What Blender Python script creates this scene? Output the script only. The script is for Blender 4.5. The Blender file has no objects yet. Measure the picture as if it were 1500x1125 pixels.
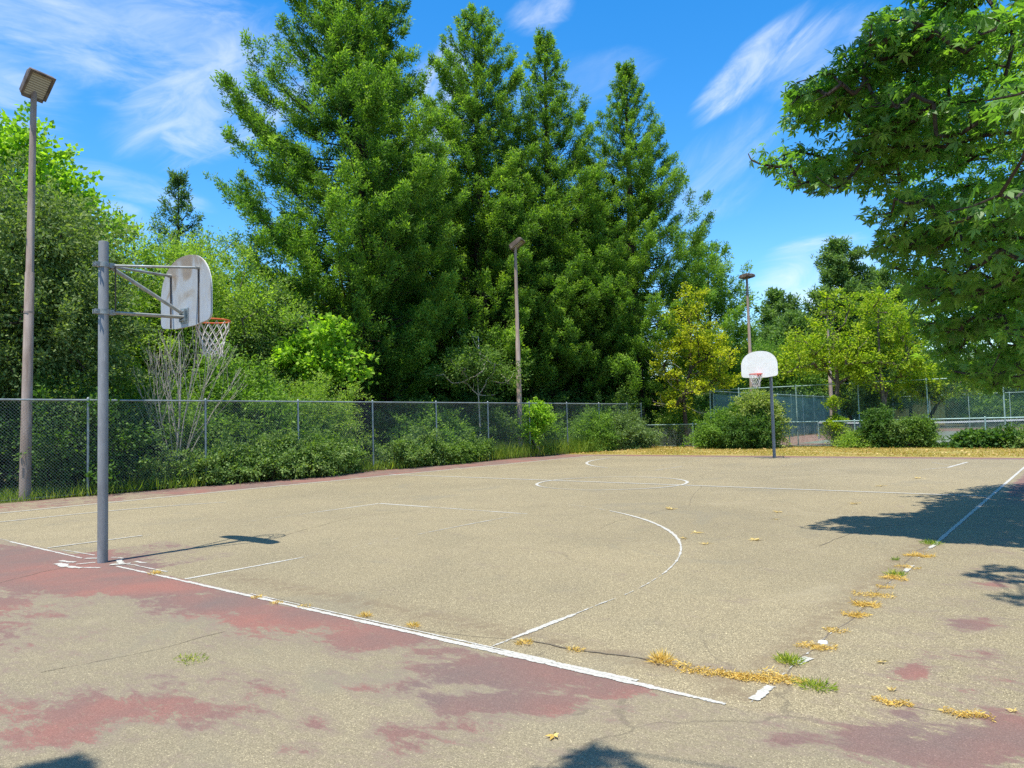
import bpy, math, random
import numpy as np
from mathutils import Vector, Matrix

SC = bpy.context.scene
COL = SC.collection
R_ = math.radians

# ------------------------------------------------------------------ camera
FPX, CX, CY, CZ = 1066.905, 9.3978, -3.8133, 1.5474
YAW, PITCH, ROLL = -0.673114, 0.052884, -0.026360
fw = np.array([math.sin(YAW)*math.cos(PITCH), math.cos(YAW)*math.cos(PITCH), math.sin(PITCH)])
r0 = np.array([math.cos(YAW), -math.sin(YAW), 0.0])
u0 = np.cross(r0, fw)
rt = r0*math.cos(ROLL)+u0*math.sin(ROLL)
up = -r0*math.sin(ROLL)+u0*math.cos(ROLL)
CAM = np.array([CX, CY, CZ])

def ray(px, py):
    return fw+rt*(px-750)/FPX+up*(562.5-py)/FPX
def pt(px, py, D):            # a point at depth D
    return CAM+ray(px, py)*D
def gnd(px, py, z=0.0):       # the ground point seen at a photo position
    d = ray(px, py)
    return CAM+d*((z-CZ)/d[2])
def gxy(px, D, z=0.0):        # ground position under a column at depth D
    p = pt(px, 615, D)
    return np.array([p[0], p[1], z])
def zat(px, py, D):
    return pt(px, py, D)[2]
def proj(P):
    d = np.asarray(P, float)-CAM
    z = d@fw
    zz = np.where(np.abs(z) < 1e-6, 1e-6, z)
    return 750+FPX*(d@rt)/zz, 562.5-FPX*(d@up)/zz, z

cam_d = bpy.data.cameras.new('camera')
cam = bpy.data.objects.new('camera', cam_d)
COL.objects.link(cam)
cam_d.sensor_width = 36.0
cam_d.lens = FPX/1500*36
cam_d.clip_start = 0.05
cam_d.clip_end = 3000
M = Matrix(((rt[0], up[0], -fw[0], CX), (rt[1], up[1], -fw[1], CY), (rt[2], up[2], -fw[2], CZ), (0, 0, 0, 1)))
cam.matrix_world = M
SC.camera = cam

# ------------------------------------------------------------------ materials
def new_mat(name):
    m = bpy.data.materials.new(name)
    m.use_nodes = True
    nt = m.node_tree
    nt.nodes.clear()
    return m, nt
def N(nt, t, **kw):
    n = nt.nodes.new(t)
    for k, v in kw.items():
        if k.startswith('i_'):
            n.inputs[k[2:].replace('_', ' ')].default_value = v
        else:
            setattr(n, k, v)
    return n
def L(nt, a, b):
    nt.links.new(a, b)
def ramp(nt, fac, stops):
    r = nt.nodes.new('ShaderNodeValToRGB')
    e = r.color_ramp.elements
    while len(e) > 1:
        e.remove(e[-1])
    e[0].position = stops[0][0]; e[0].color = (*stops[0][1], 1)
    for p, c in stops[1:]:
        x = e.new(p); x.color = (*c, 1)
    L(nt, fac, r.inputs[0])
    return r.outputs[0]
def math_n(nt, op, a, b=None, c=None, clamp=False):
    n = nt.nodes.new('ShaderNodeMath'); n.operation = op; n.use_clamp = clamp
    for i, v in enumerate((a, b, c)):
        if v is None: continue
        if isinstance(v, (int, float)): n.inputs[i].default_value = v
        else: L(nt, v, n.inputs[i])
    return n.outputs[0]
def mixc(nt, fac, a, b, mode='MIX'):
    n = nt.nodes.new('ShaderNodeMix'); n.data_type = 'RGBA'; n.blend_type = mode
    if isinstance(fac, (int, float)): n.inputs[0].default_value = fac
    else: L(nt, fac, n.inputs[0])
    for i, v in ((6, a), (7, b)):
        if isinstance(v, tuple): n.inputs[i].default_value = (*v, 1)
        else: L(nt, v, n.inputs[i])
    return n.outputs[2]
def noise(nt, vec, scale, detail=4, rough=0.55, dist=0.0):
    n = nt.nodes.new('ShaderNodeTexNoise')
    n.inputs['Scale'].default_value = scale
    n.inputs['Detail'].default_value = detail
    n.inputs['Roughness'].default_value = rough
    n.inputs['Distortion'].default_value = dist
    if vec is not None: L(nt, vec, n.inputs['Vector'])
    return n.outputs['Fac']
def maprange(nt, v, a, b, c=0.0, d=1.0, smooth=True):
    n = nt.nodes.new('ShaderNodeMapRange')
    n.interpolation_type = 'SMOOTHSTEP' if smooth else 'LINEAR'
    L(nt, v, n.inputs['Value'])
    for k, x in zip(('From Min', 'From Max', 'To Min', 'To Max'), (a, b, c, d)):
        n.inputs[k].default_value = x
    return n.outputs[0]
def obj_co(nt):
    return nt.nodes.new('ShaderNodeTexCoord').outputs['Object']
def scaled(nt, vec, s):
    n = nt.nodes.new('ShaderNodeMapping')
    n.inputs['Scale'].default_value = s
    L(nt, vec, n.inputs['Vector'])
    return n.outputs[0]
def finish(nt, color, rough=0.8, metal=0.0, spec=0.3, bump=None, bdist=0.01, bstr=0.6):
    p = nt.nodes.new('ShaderNodeBsdfPrincipled')
    o = nt.nodes.new('ShaderNodeOutputMaterial')
    if isinstance(color, tuple): p.inputs['Base Color'].default_value = (*color, 1)
    else: L(nt, color, p.inputs['Base Color'])
    if isinstance(rough, (int, float)): p.inputs['Roughness'].default_value = rough
    else: L(nt, rough, p.inputs['Roughness'])
    p.inputs['Metallic'].default_value = metal
    p.inputs['Specular IOR Level'].default_value = spec
    if bump is not None:
        b = nt.nodes.new('ShaderNodeBump')
        b.inputs['Distance'].default_value = bdist
        b.inputs['Strength'].default_value = bstr
        L(nt, bump, b.inputs['Height'])
        L(nt, b.outputs[0], p.inputs['Normal'])
    L(nt, p.outputs[0], o.inputs[0])
    return p, o
def worn(name, c1, c2, scale=6, rough=0.6, metal=0.0, lo=.4, hi=.65, spec=.3, stretch=(1, 1, 1), rust=0.0):
    m, nt = new_mat(name)
    co = scaled(nt, obj_co(nt), stretch)
    f = noise(nt, co, scale, 6, .6)
    c = ramp(nt, f, [(lo, c1), (hi, c2)])
    g = noise(nt, co, scale*9, 3)
    c = mixc(nt, 0.15, c, ramp(nt, g, [(.3, (.25, .25, .25)), (.7, (.9, .9, .9))]), 'MULTIPLY')
    if rust:
        rf = noise(nt, scaled(nt, obj_co(nt), (1, 1, .45)), 13, 8, .7, .6)
        c = mixc(nt, maprange(nt, rf, .70-rust, .76-rust, 0, .8), c, (.15, .075, .04))
        c = mixc(nt, maprange(nt, rf, .40, .30, 0, .45), c, (.40, .39, .37))
    finish(nt, c, rough, metal, spec, bump=g, bdist=.002, bstr=.3)
    return m

def leaf_mat(name, dark, mid, light, trans=0.35, tcol=None, rough=.6, spec=.16):
    m, nt = new_mat(name)
    a = N(nt, 'ShaderNodeAttribute', attribute_name='tint')
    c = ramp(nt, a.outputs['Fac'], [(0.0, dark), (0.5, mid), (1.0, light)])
    p = nt.nodes.new('ShaderNodeBsdfPrincipled')
    L(nt, c, p.inputs['Base Color'])
    p.inputs['Roughness'].default_value = rough
    p.inputs['Specular IOR Level'].default_value = spec
    t = nt.nodes.new('ShaderNodeBsdfTranslucent')
    tc = mixc(nt, 1.0, c, tcol or (1.3, 1.5, .42), 'MULTIPLY')
    L(nt, tc, t.inputs[0])
    mx = nt.nodes.new('ShaderNodeMixShader'); mx.inputs[0].default_value = trans
    L(nt, p.outputs[0], mx.inputs[1]); L(nt, t.outputs[0], mx.inputs[2])
    o = nt.nodes.new('ShaderNodeOutputMaterial')
    L(nt, mx.outputs[0], o.inputs[0])
    return m

def bark(name, c1, c2, s=(6, 6, 1.2), scale=4):
    m, nt = new_mat(name)
    co = scaled(nt, obj_co(nt), s)
    f = noise(nt, co, scale, 7, .65, .4)
    c = ramp(nt, f, [(.35, c1), (.62, c2)])
    finish(nt, c, .9, 0, .15, bump=f, bdist=.04, bstr=.8)
    return m

MAT = {}
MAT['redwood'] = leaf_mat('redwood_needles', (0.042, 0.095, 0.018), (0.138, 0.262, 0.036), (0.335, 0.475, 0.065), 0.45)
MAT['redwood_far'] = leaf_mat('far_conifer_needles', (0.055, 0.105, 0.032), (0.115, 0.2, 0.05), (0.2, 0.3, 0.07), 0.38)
MAT['oak'] = leaf_mat('oak_leaves', (0.056, 0.098, 0.03), (0.135, 0.205, 0.062), (0.285, 0.35, 0.125), 0.36)
MAT['lime'] = leaf_mat('lime_leaves', (0.12, 0.25, 0.02), (0.235, 0.4, 0.036), (0.4, 0.56, 0.062), 0.48)
MAT['willow'] = leaf_mat('willow_leaves', (0.115, 0.195, 0.036), (0.225, 0.345, 0.058), (0.4, 0.5, 0.105), 0.5)
MAT['silver'] = leaf_mat('silver_green_leaves', (0.065, 0.115, 0.04), (0.135, 0.21, 0.072), (0.25, 0.33, 0.125), 0.38)
MAT['shrub'] = leaf_mat('shrub_leaves', (0.048, 0.105, 0.02), (0.11, 0.195, 0.036), (0.23, 0.33, 0.07), 0.42)
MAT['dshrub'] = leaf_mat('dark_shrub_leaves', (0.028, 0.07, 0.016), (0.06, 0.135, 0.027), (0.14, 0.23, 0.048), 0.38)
MAT['bramble'] = leaf_mat('bramble_leaves', (0.062, 0.12, 0.03), (0.135, 0.225, 0.056), (0.28, 0.36, 0.115), 0.36)
MAT['gold'] = leaf_mat('golden_leaves', (0.15, 0.22, 0.018), (0.37, 0.41, 0.026), (0.58, 0.53, 0.036), 0.48)
MAT['ygreen'] = leaf_mat('yellow_green_leaves', (0.11, 0.21, 0.02), (0.27, 0.37, 0.03), (0.46, 0.5, 0.042), 0.5)
MAT['maple'] = leaf_mat('maple_leaves', (0.066, 0.155, 0.028), (0.14, 0.275, 0.046), (0.28, 0.43, 0.08), 0.52, rough=.42, spec=.4)
MAT['bgreen'] = leaf_mat('bush_leaves', (0.06, 0.13, 0.022), (0.13, 0.24, 0.038), (0.26, 0.39, 0.07), 0.44)
MAT['vari'] = leaf_mat('pale_leaves', (0.099, 0.165, 0.035), (0.231, 0.300, 0.069), (0.495, 0.525, 0.179), 0.42)
MAT['grassblade'] = leaf_mat('weed_blades', (0.083, 0.150, 0.021), (0.182, 0.270, 0.035), (0.396, 0.420, 0.069), 0.45)
MAT['drygrass'] = leaf_mat('dry_grass_blades', (0.42, 0.27, 0.06), (0.7, 0.48, 0.11), (0.85, 0.66, 0.22), 0.35, tcol=(1.1, 1, .7))
MAT['greentuft'] = leaf_mat('green_tuft_blades', (0.116, 0.195, 0.021), (0.264, 0.330, 0.041), (0.627, 0.540, 0.083), 0.40)
MAT['lawn'] = leaf_mat('lawn_blades', (0.22, 0.22, 0.03), (0.42, 0.34, 0.06), (0.6, 0.46, 0.1), 0.4, tcol=(1.1, 1, .6))
MAT['deadleaf'] = leaf_mat('fallen_leaf', (0.370, 0.246, 0.082), (0.591, 0.448, 0.155), (0.739, 0.605, 0.268), 0.35, tcol=(1.1, 1, .7))
MAT['litter'] = leaf_mat('leaf_litter', (0.22, 0.13, 0.05), (0.46, 0.31, 0.11), (0.65, 0.5, 0.2), 0.25, tcol=(1.1, 1, .7))
MAT['bark_red'] = bark('redwood_bark', (.022, .014, .011), (.085, .055, .042))
MAT['bark'] = bark('grey_bark', (.06, .05, .04), (.17, .14, .11))
MAT['bark_dark'] = bark('dark_bark', (.025, .02, .016), (.085, .066, .05))
MAT['twig'] = bark('bleached_twigs', (.27, .24, .185), (.48, .43, .35), (3, 3, 1), 6)
MAT['galv'] = worn('galvanised_steel', (.22, .26, .26), (.34, .38, .38), 9, .5, .35)
MAT['galv_green'] = worn('green_grey_fence_steel', (.27, .39, .35), (.40, .53, .48), 7, .5, .3)
MAT['wire'] = worn('fence_wire', (.17, .20, .19), (.26, .29, .28), 3, .7, 0, spec=.2)
MAT['wire_green'] = worn('green_fence_wire', (.06, .15, .12), (.11, .21, .17), 3, .7, 0, spec=.2)
MAT['pole_grey'] = worn('painted_grey_pole', (.19, .192, .19), (.28, .28, .275), 5, .5, .1, stretch=(1, 1, .35), rust=.06)
MAT['strut'] = worn('weathered_steel_strut', (.26, .27, .25), (.40, .41, .38), 9, .5, .3, rust=.08)
MAT['rod'] = worn('rusted_rod', (.07, .055, .045), (.16, .12, .09), 12, .7, .2)
MAT['lamp_brown'] = worn('weathered_brown_pole', (.23, .165, .125), (.38, .30, .245), 2.2, .7, 0, .35, .65, stretch=(4, 4, .6), rust=.05)
MAT['lamp_dark'] = worn('faded_brown_housing', (.085, .062, .045), (.19, .145, .11), 4, .6)
MAT['board_white'] = worn('white_backboard_paint', (.80, .78, .70), (.88, .87, .82), 3, .45)
MAT['orange'] = worn('orange_rim_paint', (.55, .10, .03), (.75, .17, .05), 8, .5)
MAT['redrim'] = worn('red_rim_paint', (.60, .06, .04), (.75, .12, .08), 8, .5)
MAT['net'] = worn('net_cord', (.52, .47, .42), (.78, .76, .72), 10, .9)
MAT['tape'] = worn('net_tape', (.66, .67, .66), (.82, .82, .8), 3, .7)
MAT['yellow_wall'] = worn('yellow_stucco', (.50, .38, .10), (.62, .48, .15), 1.2, .9)
MAT['roof'] = worn('brown_shingles', (.10, .075, .06), (.20, .155, .12), 3, .9)
MAT['dark_glass'] = worn('dark_window', (.03, .035, .04), (.06, .065, .07), 1, .15, 0, spec=.6)
MAT['white_stone'] = worn('white_stone', (.6, .6, .58), (.8, .8, .78), 20, .8)

m, nt = new_mat('backboard_back')
co = obj_co(nt)
f = noise(nt, scaled(nt, co, (1.0, 1, .8)), 2.4, 5, .5, 1.6)
sx = N(nt, 'ShaderNodeSeparateXYZ'); L(nt, co, sx.inputs[0])
h = math_n(nt, 'MULTIPLY_ADD', sx.outputs['Z'], .42, .02)
f2 = math_n(nt, 'ADD', f, h)
c = ramp(nt, f2, [(.36, (.42, .44, .45)), (.52, (.43, .42, .39)), (.66, (.33, .265, .19)), (.85, (.30, .225, .15))])
g = noise(nt, scaled(nt, co, (1, 1, .3)), 14, 5, .6, 1.2)
c = mixc(nt, .45, c, ramp(nt, g, [(.35, (.75, .75, .75)), (.65, (1, 1, 1))]), 'MULTIPLY')
finish(nt, c, .55, .2, .35, bump=g, bdist=.003)
MAT['board_back'] = m

m, nt = new_mat('lamp_lens')
co = obj_co(nt)
wv = N(nt, 'ShaderNodeTexWave'); wv.bands_direction = 'Z'
wv.inputs['Scale'].default_value = 7
L(nt, co, wv.inputs['Vector'])
c = ramp(nt, wv.outputs['Fac'], [(.2, (.20, .17, .12)), (.8, (.42, .39, .31))])
finish(nt, c, .3, 0, .5)
MAT['lens'] = m

def screen_mat():          # open woven wind screen
    m, nt = new_mat('green_wind_screen')
    co = obj_co(nt)
    f = noise(nt, scaled(nt, co, (.3, .3, 2)), 1.5, 5)
    c = ramp(nt, f, [(.3, (.06, .16, .14)), (.7, (.12, .26, .23))])
    p = nt.nodes.new('ShaderNodeBsdfPrincipled'); L(nt, c, p.inputs['Base Color'])
    p.inputs['Roughness'].default_value = .8
    t = nt.nodes.new('ShaderNodeBsdfTransparent')
    mx = nt.nodes.new('ShaderNodeMixShader'); mx.inputs[0].default_value = .34
    L(nt, p.outputs[0], mx.inputs[1]); L(nt, t.outputs[0], mx.inputs[2])
    o = nt.nodes.new('ShaderNodeOutputMaterial'); L(nt, mx.outputs[0], o.inputs[0])
    return m
MAT['screen'] = screen_mat()
def netmesh_mat():
    m, nt = new_mat('black_tennis_net')
    p = nt.nodes.new('ShaderNodeBsdfPrincipled'); p.inputs['Base Color'].default_value = (.03, .035, .035, 1)
    t = nt.nodes.new('ShaderNodeBsdfTransparent')
    mx = nt.nodes.new('ShaderNodeMixShader'); mx.inputs[0].default_value = .72
    L(nt, p.outputs[0], mx.inputs[1]); L(nt, t.outputs[0], mx.inputs[2])
    o = nt.nodes.new('ShaderNodeOutputMaterial'); L(nt, mx.outputs[0], o.inputs[0])
    return m
MAT['tennis_net'] = netmesh_mat()

def court_mat():
    m, nt = new_mat('worn_asphalt_with_red_paint')
    co = obj_co(nt)
    # aggregate speckle
    v = N(nt, 'ShaderNodeTexVoronoi'); v.inputs['Scale'].default_value = 215
    L(nt, co, v.inputs['Vector'])
    sp = N(nt, 'ShaderNodeSeparateColor'); L(nt, v.outputs['Color'], sp.inputs[0])
    v2 = N(nt, 'ShaderNodeTexVoronoi'); v2.inputs['Scale'].default_value = 130
    L(nt, co, v2.inputs['Vector'])
    sp2 = N(nt, 'ShaderNodeSeparateColor'); L(nt, v2.outputs['Color'], sp2.inputs[0])
    big = noise(nt, co, .22, 5, .6, .5)
    mid = noise(nt, co, 1.3, 6, .65, .3)
    fine = noise(nt, co, 150, 4, .7)
    base = ramp(nt, big, [(.33, (.208, .177, .111)), (.55, (.245, .207, .127)), (.72, (.264, .222, .136))])
    base = mixc(nt, maprange(nt, mid, .52, .72, 0, .45), base, (.190, .168, .110))
    base = mixc(nt, maprange(nt, mid, .48, .30, 0, .30), base, (.255, .220, .142))
    st = ramp(nt, sp.outputs[0], [(0, (.50, .48, .44)), (.35, (.86, .84, .80)), (.75, (1.08, 1.06, 1.02)), (.93, (1.25, 1.25, 1.22)), (1, (2.1, 2.1, 2.0))])
    base = mixc(nt, .85, base, st, 'MULTIPLY')
    st2 = ramp(nt, sp2.outputs[1], [(0, (.70, .68, .66)), (.2, (1, 1, 1)), (.93, (1.0, 1.0, 1.0)), (.98, (1.6, 1.6, 1.55))])
    base = mixc(nt, .7, base, st2, 'MULTIPLY')
    base = mixc(nt, .5, base, ramp(nt, fine, [(.3, (.72, .71, .70)), (.65, (1.16, 1.16, 1.16))]), 'MULTIPLY')
    yy = N(nt, 'ShaderNodeSeparateXYZ'); L(nt, co, yy.inputs[0])
    base = mixc(nt, maprange(nt, yy.outputs['Y'], .03, -.03, 0, .5), base, (.190, .163, .108))
    base = mixc(nt, .35, base, st, 'MULTIPLY')
    sn = noise(nt, co, .42, 7, .62, 1.2)
    base = mixc(nt, maprange(nt, sn, .56, .66, 0, .40), base, (.168, .150, .104))
    base = mixc(nt, maprange(nt, sn, .40, .30, 0, .35), base, (.285, .240, .150))
    # hairline cracks
    vc = N(nt, 'ShaderNodeTexVoronoi'); vc.feature = 'DISTANCE_TO_EDGE'; vc.inputs['Scale'].default_value = .21
    wob = nt.nodes.new('ShaderNodeVectorMath'); wob.operation = 'ADD'
    nn = N(nt, 'ShaderNodeTexNoise'); nn.inputs['Scale'].default_value = .9; nn.inputs['Detail'].default_value = 6
    L(nt, co, nn.inputs['Vector']); L(nt, co, wob.inputs[0]); L(nt, nn.outputs['Color'], wob.inputs[1])
    L(nt, wob.outputs[0], vc.inputs['Vector'])
    ck = math_n(nt, 'MULTIPLY', maprange(nt, vc.outputs['Distance'], .0008, .0032, 1, 0), maprange(nt, big, .5, .62, 0, .42))
    base = mixc(nt, ck, base, (.08, .066, .046))
    stn = N(nt, 'ShaderNodeAttribute', attribute_name='stain')
    sf = math_n(nt, 'MULTIPLY', stn.outputs['Fac'], maprange(nt, noise(nt, co, 7, 6, .7), .36, .62, 0, .75))
    base = mixc(nt, sf, base, (.155, .115, .070))
    # red paint that has flaked
    at = N(nt, 'ShaderNodeAttribute', attribute_name='red')
    n1 = noise(nt, scaled(nt, co, (1.0, 1.7, 1)), 1.7, 10, .70, .5)
    n2 = noise(nt, scaled(nt, co, (.7, 1.5, 1)), 11, 8, .72)
    s = math_n(nt, 'MULTIPLY_ADD', math_n(nt, 'SUBTRACT', n1, .5), 1.7, at.outputs['Fac'])
    s = math_n(nt, 'MULTIPLY_ADD', math_n(nt, 'SUBTRACT', n2, .5), .95, s)
    s = math_n(nt, 'MULTIPLY_ADD', math_n(nt, 'SUBTRACT', sp.outputs[0], .5), .16, s)
    cover = maprange(nt, s, .50, .53, 0, .95)
    rn = noise(nt, co, .75, 5, .6)
    red = ramp(nt, rn, [(.34, (.140, .098, .084)), (.5, (.168, .097, .080)), (.68, (.225, .100, .077))])
    red = mixc(nt, .45, red, st, 'MULTIPLY')
    red = mixc(nt, maprange(nt, n2, .55, .7, 0, .55), red, (.205, .155, .105))
    hal = math_n(nt, 'MULTIPLY', maprange(nt, s, .10, .52, 0, .62), maprange(nt, n2, .35, .6, .45, 1.0))
    base = mixc(nt, hal, base, (.176, .132, .104))
    col = mixc(nt, cover, base, red)
    hgt = math_n(nt, 'ADD', math_n(nt, 'MULTIPLY', sp.outputs[0], .6), fine)
    finish(nt, col, .85, 0, .22, bump=hgt, bdist=.0022, bstr=.5)
    return m
MAT['court'] = court_mat()

def line_mat(nm='worn_white_line_paint', ca=(.30, .285, .235), cb=(.44, .42, .36)):
    m, nt = new_mat(nm)
    co = obj_co(nt)
    a = N(nt, 'ShaderNodeAttribute', attribute_name='across')
    w = N(nt, 'ShaderNodeAttribute', attribute_name='wear')
    n1 = noise(nt, co, 5.5, 7, .65, .2)
    n2 = noise(nt, co, 45, 4, .7)
    edge = math_n(nt, 'SUBTRACT', 1.0, math_n(nt, 'ABSOLUTE', a.outputs['Fac']))
    s = math_n(nt, 'MULTIPLY_ADD', edge, 1.0, .36)
    s = math_n(nt, 'SUBTRACT', s, w.outputs['Fac'])
    s = math_n(nt, 'MULTIPLY_ADD', math_n(nt, 'SUBTRACT', n1, .5), 1.5, s)
    s = math_n(nt, 'MULTIPLY_ADD', math_n(nt, 'SUBTRACT', n2, .5), .95, s)
    al = maprange(nt, s, .47, .58)
    c = ramp(nt, n2, [(.3, ca), (.6, cb)])
    p = nt.nodes.new('ShaderNodeBsdfPrincipled'); L(nt, c, p.inputs['Base Color'])
    p.inputs['Roughness'].default_value = .7
    L(nt, al, p.inputs['Alpha'])
    o = nt.nodes.new('ShaderNodeOutputMaterial'); L(nt, p.outputs[0], o.inputs[0])
    return m
MAT['line'] = line_mat()
MAT['crack'] = line_mat('dark_crack', (.085, .068, .042), (.13, .10, .062))

def ground_mat(name, stops, s1=.35, s2=9, bd=.03):
    m, nt = new_mat(name)
    co = obj_co(nt)
    f = noise(nt, co, s1, 8, .62, .3)
    g = noise(nt, co, s2, 6, .7)
    c = ramp(nt, f, stops)
    c = mixc(nt, .6, c, ramp(nt, g, [(.3, (.45, .43, .40)), (.68, (1.25, 1.22, 1.15))]), 'MULTIPLY')
    finish(nt, c, .95, 0, .1, bump=g, bdist=bd)
    return m
MAT['earth'] = ground_mat('woodland_earth', [(.35, (.05, .042, .025)), (.5, (.085, .075, .035)), (.66, (.07, .095, .03))])
MAT['grassland'] = ground_mat('dry_grass_ground', [(.35, (.27, .21, .07)), (.5, (.33, .26, .09)), (.66, (.25, .25, .07))], .8, 22, .02)
MAT['tennis_red'] = ground_mat('tennis_surround', [(.35, (.20, .13, .10)), (.65, (.27, .175, .14))], .3, 40, .002)
MAT['tennis_green'] = ground_mat('tennis_surface', [(.35, (.15, .19, .15)), (.65, (.21, .24, .19))], .3, 40, .002)

# ------------------------------------------------------------------ mesh helpers
def link(o, parent=None):
    COL.objects.link(o)
    if parent is not None: o.parent = parent
    return o
def mesh_np(name, V, faces_len, loops, mat, parent=None, attrs=None, smooth=False):
    me = bpy.data.meshes.new(name)
    V = np.ascontiguousarray(V, np.float32)
    me.vertices.add(len(V)); me.vertices.foreach_set('co', V.ravel())
    loops = np.ascontiguousarray(loops, np.int32).ravel()
    me.loops.add(len(loops)); me.loops.foreach_set('vertex_index', loops)
    fl = np.asarray(faces_len, np.int32)
    me.polygons.add(len(fl))
    st = np.zeros(len(fl), np.int32); st[1:] = np.cumsum(fl)[:-1]
    me.polygons.foreach_set('loop_start', st)
    if smooth:
        me.polygons.foreach_set('use_smooth', np.ones(len(fl), bool))
    for k, v in (attrs or {}).items():
        a = me.attributes.new(k, 'FLOAT', 'POINT')
        a.data.foreach_set('value', np.ascontiguousarray(v, np.float32))
    me.update(calc_edges=True)
    me.materials.append(mat)
    o = bpy.data.objects.new(name, me)
    return link(o, parent)

class MB:
    def __init__(s): s.v = []; s.f = []; s.n = 0
    def add(s, V, F):
        V = [tuple(map(float, p)) for p in V]
        s.v += V; s.f += [tuple(i+s.n for i in f) for f in F]; s.n += len(V)
    def box(s, lo, hi, mtx=None):
        (a, b, c), (d, e, f) = lo, hi
        V = [(a, b, c), (d, b, c), (d, e, c), (a, e, c), (a, b, f), (d, b, f), (d, e, f), (a, e, f)]
        if mtx is not None: V = [mtx @ Vector(p) for p in V]
        s.add(V, [(3, 2, 1, 0), (4, 5, 6, 7), (0, 1, 5, 4), (1, 2, 6, 5), (2, 3, 7, 6), (3, 0, 4, 7)])
    def tube(s, P, rad, n=8, cap=True, up_hint=None):
        P = [np.asarray(p, float) for p in P]
        if not hasattr(rad, '__len__'): rad = [rad]*len(P)
        V = []; F = []
        for i, p in enumerate(P):
            t = P[min(i+1, len(P)-1)]-P[max(i-1, 0)]
            t = t/(np.linalg.norm(t)+1e-9)
            h = np.array([0, 0, 1.]) if abs(t[2]) < .9 else np.array([1., 0, 0])
            a = np.cross(t, h); a /= np.linalg.norm(a); b = np.cross(t, a)
            for k in range(n):
                q = 2*math.pi*k/n
                V.append(p+rad[i]*(a*math.cos(q)+b*math.sin(q)))
        for i in range(len(P)-1):
            for k in range(n):
                F.append((i*n+k, i*n+(k+1) % n, (i+1)*n+(k+1) % n, (i+1)*n+k))
        if cap:
            F.append(tuple(range(n))[::-1]); F.append(tuple((len(P)-1)*n+k for k in range(n)))
        s.add(V, F)
    def torus(s, c, R, r, n=32, m=8):
        V = []; F = []
        for i in range(n):
            a = 2*math.pi*i/n
            for j in range(m):
                b = 2*math.pi*j/m
                V.append((c[0]+(R+r*math.cos(b))*math.cos(a), c[1]+(R+r*math.cos(b))*math.sin(a), c[2]+r*math.sin(b)))
        for i in range(n):
            for j in range(m):
                F.append((i*m+j, ((i+1) % n)*m+j, ((i+1) % n)*m+(j+1) % m, i*m+(j+1) % m))
        s.add(V, F)
    def build(s, name, mat, parent=None, smooth=False, bevel=0):
        me = bpy.data.meshes.new(name)
        me.from_pydata(s.v, [], s.f); me.update()
        if smooth:
            me.polygons.foreach_set('use_smooth', np.ones(len(me.polygons), bool))
        me.materials.append(mat)
        o = bpy.data.objects.new(name, me)
        link(o, parent)
        if smooth:
            md = o.modifiers.new('edge', 'EDGE_SPLIT'); md.split_angle = R_(40)
        if bevel:
            b = o.modifiers.new('bevel', 'BEVEL'); b.width = bevel; b.segments = 2; b.limit_method = 'ANGLE'
        return o

def thing(name, label, cat, loc=(0, 0, 0), rz=0, group=None):
    o = bpy.data.objects.new(name, None)
    o.empty_display_size = .2
    link(o); o.location = loc; o.rotation_euler = (0, 0, rz)
    o['label'] = label; o['category'] = cat
    if group: o['group'] = group
    return o
def tag(o, label=None, cat=None, group=None, kind=None):
    for k, v in (('label', label), ('category', cat), ('group', group), ('kind', kind)):
        if v: o[k] = v
    return o
def dup(root, loc, rz=0, sc=1.0, label=None, group=None):
    def cp(o, par):
        c = o.copy(); COL.objects.link(c)
        if par is not None: c.parent = par
        for ch in list(o.children): cp(ch, c)
        return c
    r = cp(root, None)
    r.location = loc; r.rotation_euler = (0, 0, rz); r.scale = (sc, sc, sc)
    if label: r['label'] = label
    if group: r['group'] = group
    return r

# ------------------------------------------------------------------ foliage
def norm(a):
    return a/(np.linalg.norm(a, axis=-1, keepdims=True)+1e-9)
def leaf_cards(P, D, Nn, Ln, Wd):
    """pointed leaves: base P, direction D, face normal Nn"""
    D = norm(D); S = norm(np.cross(D, Nn)); U = np.cross(S, D)
    Ln = Ln[:, None]; Wd = Wd[:, None]
    mid = P+D*Ln*.45-U*Ln*.06
    V = np.stack([P, mid+S*Wd*.5, P+D*Ln, mid-S*Wd*.5], 1)
    return V.reshape(-1, 3)
def foliage(name, V, tint, mat, parent, k=4):
    n = len(V)//k
    return mesh_np(name, V, np.full(n, k), np.arange(n*k), mat, parent, {'tint': np.repeat(tint, k)})
def star_leaves(P, D, Nn, size, rng):
    """five-lobed leaves, each lobe a pointed blade round one centre"""
    D = norm(D); S = norm(np.cross(D, Nn)); U = norm(np.cross(S, D))
    out = []
    for ang, ln, wd in ((0, 1.05, .36), (.80, .92, .32), (-.80, .92, .32), (1.75, .60, .32), (-1.75, .60, .32)):
        d = D*math.cos(ang)+S*math.sin(ang)
        s = -D*math.sin(ang)+S*math.cos(ang)
        l = (size*ln)[:, None]
        droop = -U*l*.22
        mid = P+d*l*.48+droop*.2
        out.append(np.stack([P, mid+s*l*wd*.5, P+d*l+droop, mid-s*l*wd*.5], 1))
    return np.concatenate([o[:, None] for o in out], 1).reshape(-1, 3)

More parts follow.
